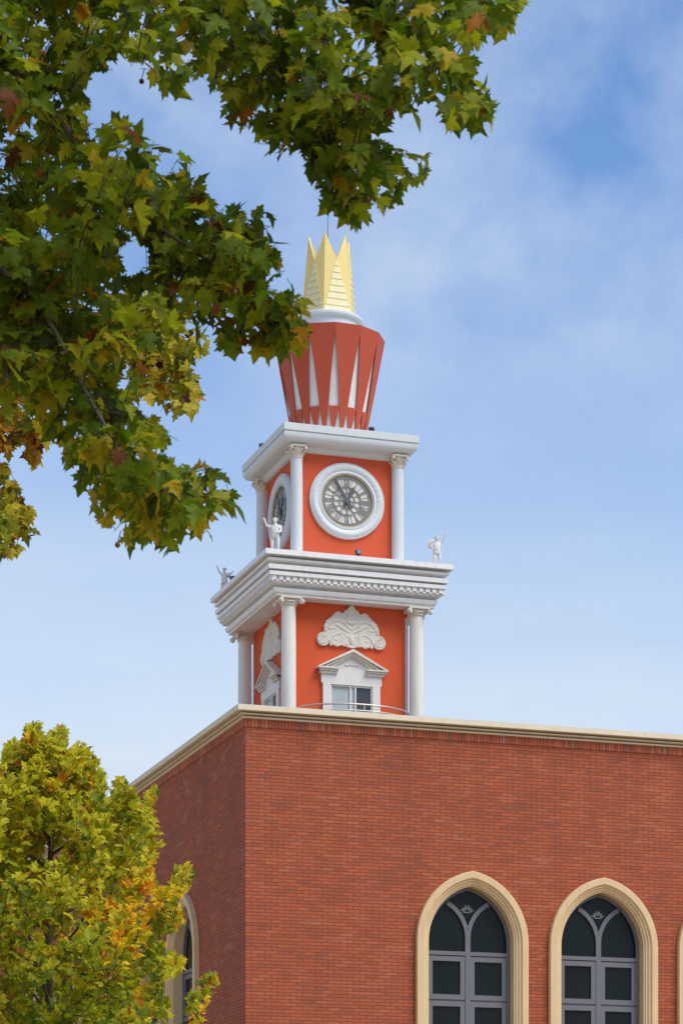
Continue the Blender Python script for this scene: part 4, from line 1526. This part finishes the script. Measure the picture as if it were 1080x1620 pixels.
while len(shoots) < 1180:
    z = rng.uniform(2.4, 8.6)
    q = (z - 2.4) / 6.2
    rad = 2.75 * (0.62 + 0.5 * math.sin(math.pi * min(1, q * 0.8 + 0.2))) * (1 - max(0, q - 0.62) / 0.38 * 0.55)
    a = rng.uniform(0, 2 * math.pi)
    rr_ = rad * rng.uniform(0.12, 1.0) ** 0.5
    tip = np.array(W(-3.75 + rr_ * math.cos(a), 33 + rr_ * math.sin(a), z))
    if not low_ok(tip):
        continue
    outw = np.array(W(math.cos(a), math.sin(a), 0))
    d = unit(outw * rng.uniform(0.1, 0.9) + np.array([0, 0, 0.85]) + rng.normal(0, 0.38, 3))
    shoots.append((tip, tip - d * rng.uniform(0.40, 0.80), int(rng.integers(17, 25))))
for x, y in ((20, 1170), (33, 1176), (56, 1141), (48, 1160), (100, 1147), (92, 1162), (124, 1174), (136, 1186), (152, 1202), (163, 1224), (190, 1230), (200, 1242), (214, 1262), (246, 1245), (238, 1262), (300, 1368), (290, 1392), (285, 1450), (270, 1402), (290, 1512), (8, 1188), (78, 1170), (112, 1196)):
    for _ in range(3):
        tip = np.array(P(x + rng.normal(0, 1.5), y + rng.normal(0, 2), 32.7 + rng.uniform(-0.7, 0.7)))
        d = unit(np.array([0, 0, 1.0]) + rng.normal(0, 0.16, 3) + np.array(W(0.18, 0, 0)))
        shoots.append((tip, tip - d * rng.uniform(0.4, 0.6), 20))
for x, y in ((345, 1545), (332, 1542), (322, 1580), (310, 1610), (300, 1596), (318, 1560)):
    tip = np.array(P(x, y, 32.6 + rng.uniform(-0.2, 0.2)))
    shoots.append((tip, tip - unit(np.array(W(0.8, 0, 0.7)) + rng.normal(0, 0.2, 3)) * 0.3, 9))
lows = MB()
for tip, base, n in shoots:
    x, y, d = proj((tip + base) / 2)
    hot = math.exp(-((x - 215) ** 2 / 75 ** 2 + (y - 1450) ** 2 / 55 ** 2)) + math.exp(-((x - 320) ** 2 + (y - 1585) ** 2) / 38 ** 2) + 0.5 * math.exp(-((x - 110) ** 2 / 60 ** 2 + (y - 1520) ** 2 / 40 ** 2))
    hgt = max(0, min(1, (tip[2] - 4.6) / 3.2))
    u = rng.random()
    if u < 0.03 + 0.72 * hot:
        pal = [(1.0, (0.88, 0.66, 0.018), (0.88, 0.48, 0.012)), (0.2, (0.80, 0.26, 0.010), (0.7, 0.20, 0.01)), (0.5, (0.45, 0.43, 0.02), (0.6, 0.5, 0.02))]
    elif u < 0.45 + 0.45 * hgt:
        pal = [(1.0, (0.56, 0.53, 0.018), (0.76, 0.67, 0.04)), (0.35, (0.32, 0.37, 0.012), (0.44, 0.45, 0.018)), (0.06, (0.6, 0.3, 0.02), (0.5, 0.2, 0.02))]
    else:
        pal = [(1.0, (0.25, 0.30, 0.010), (0.42, 0.44, 0.015)), (0.35, (0.14, 0.20, 0.02), (0.20, 0.27, 0.03)), (0.25, (0.42, 0.41, 0.018), (0.5, 0.46, 0.02)), (0.04, (0.5, 0.25, 0.02), (0.4, 0.15, 0.02))]
    if shoot_leaves(tip, base, n, 0.140, pal, low_leaves) > 0.7 * n:
        lows.tube([tuple(base), tuple((base + tip) / 2), tuple(tip)], [0.005, 0.004, 0.002], 4)
low_tree = grow('bright yellow green plane tree standing low beside the left brick wall', B2, trunkL, limbsL, [], M['leaf_far'])
leaves_mesh('crown', low_leaves, M['leaf_far'], low_tree)
lows.build('twigs', M['twig'], low_tree, smooth=60)['kind'] = 'stuff'
print('low leaves', len(low_leaves))
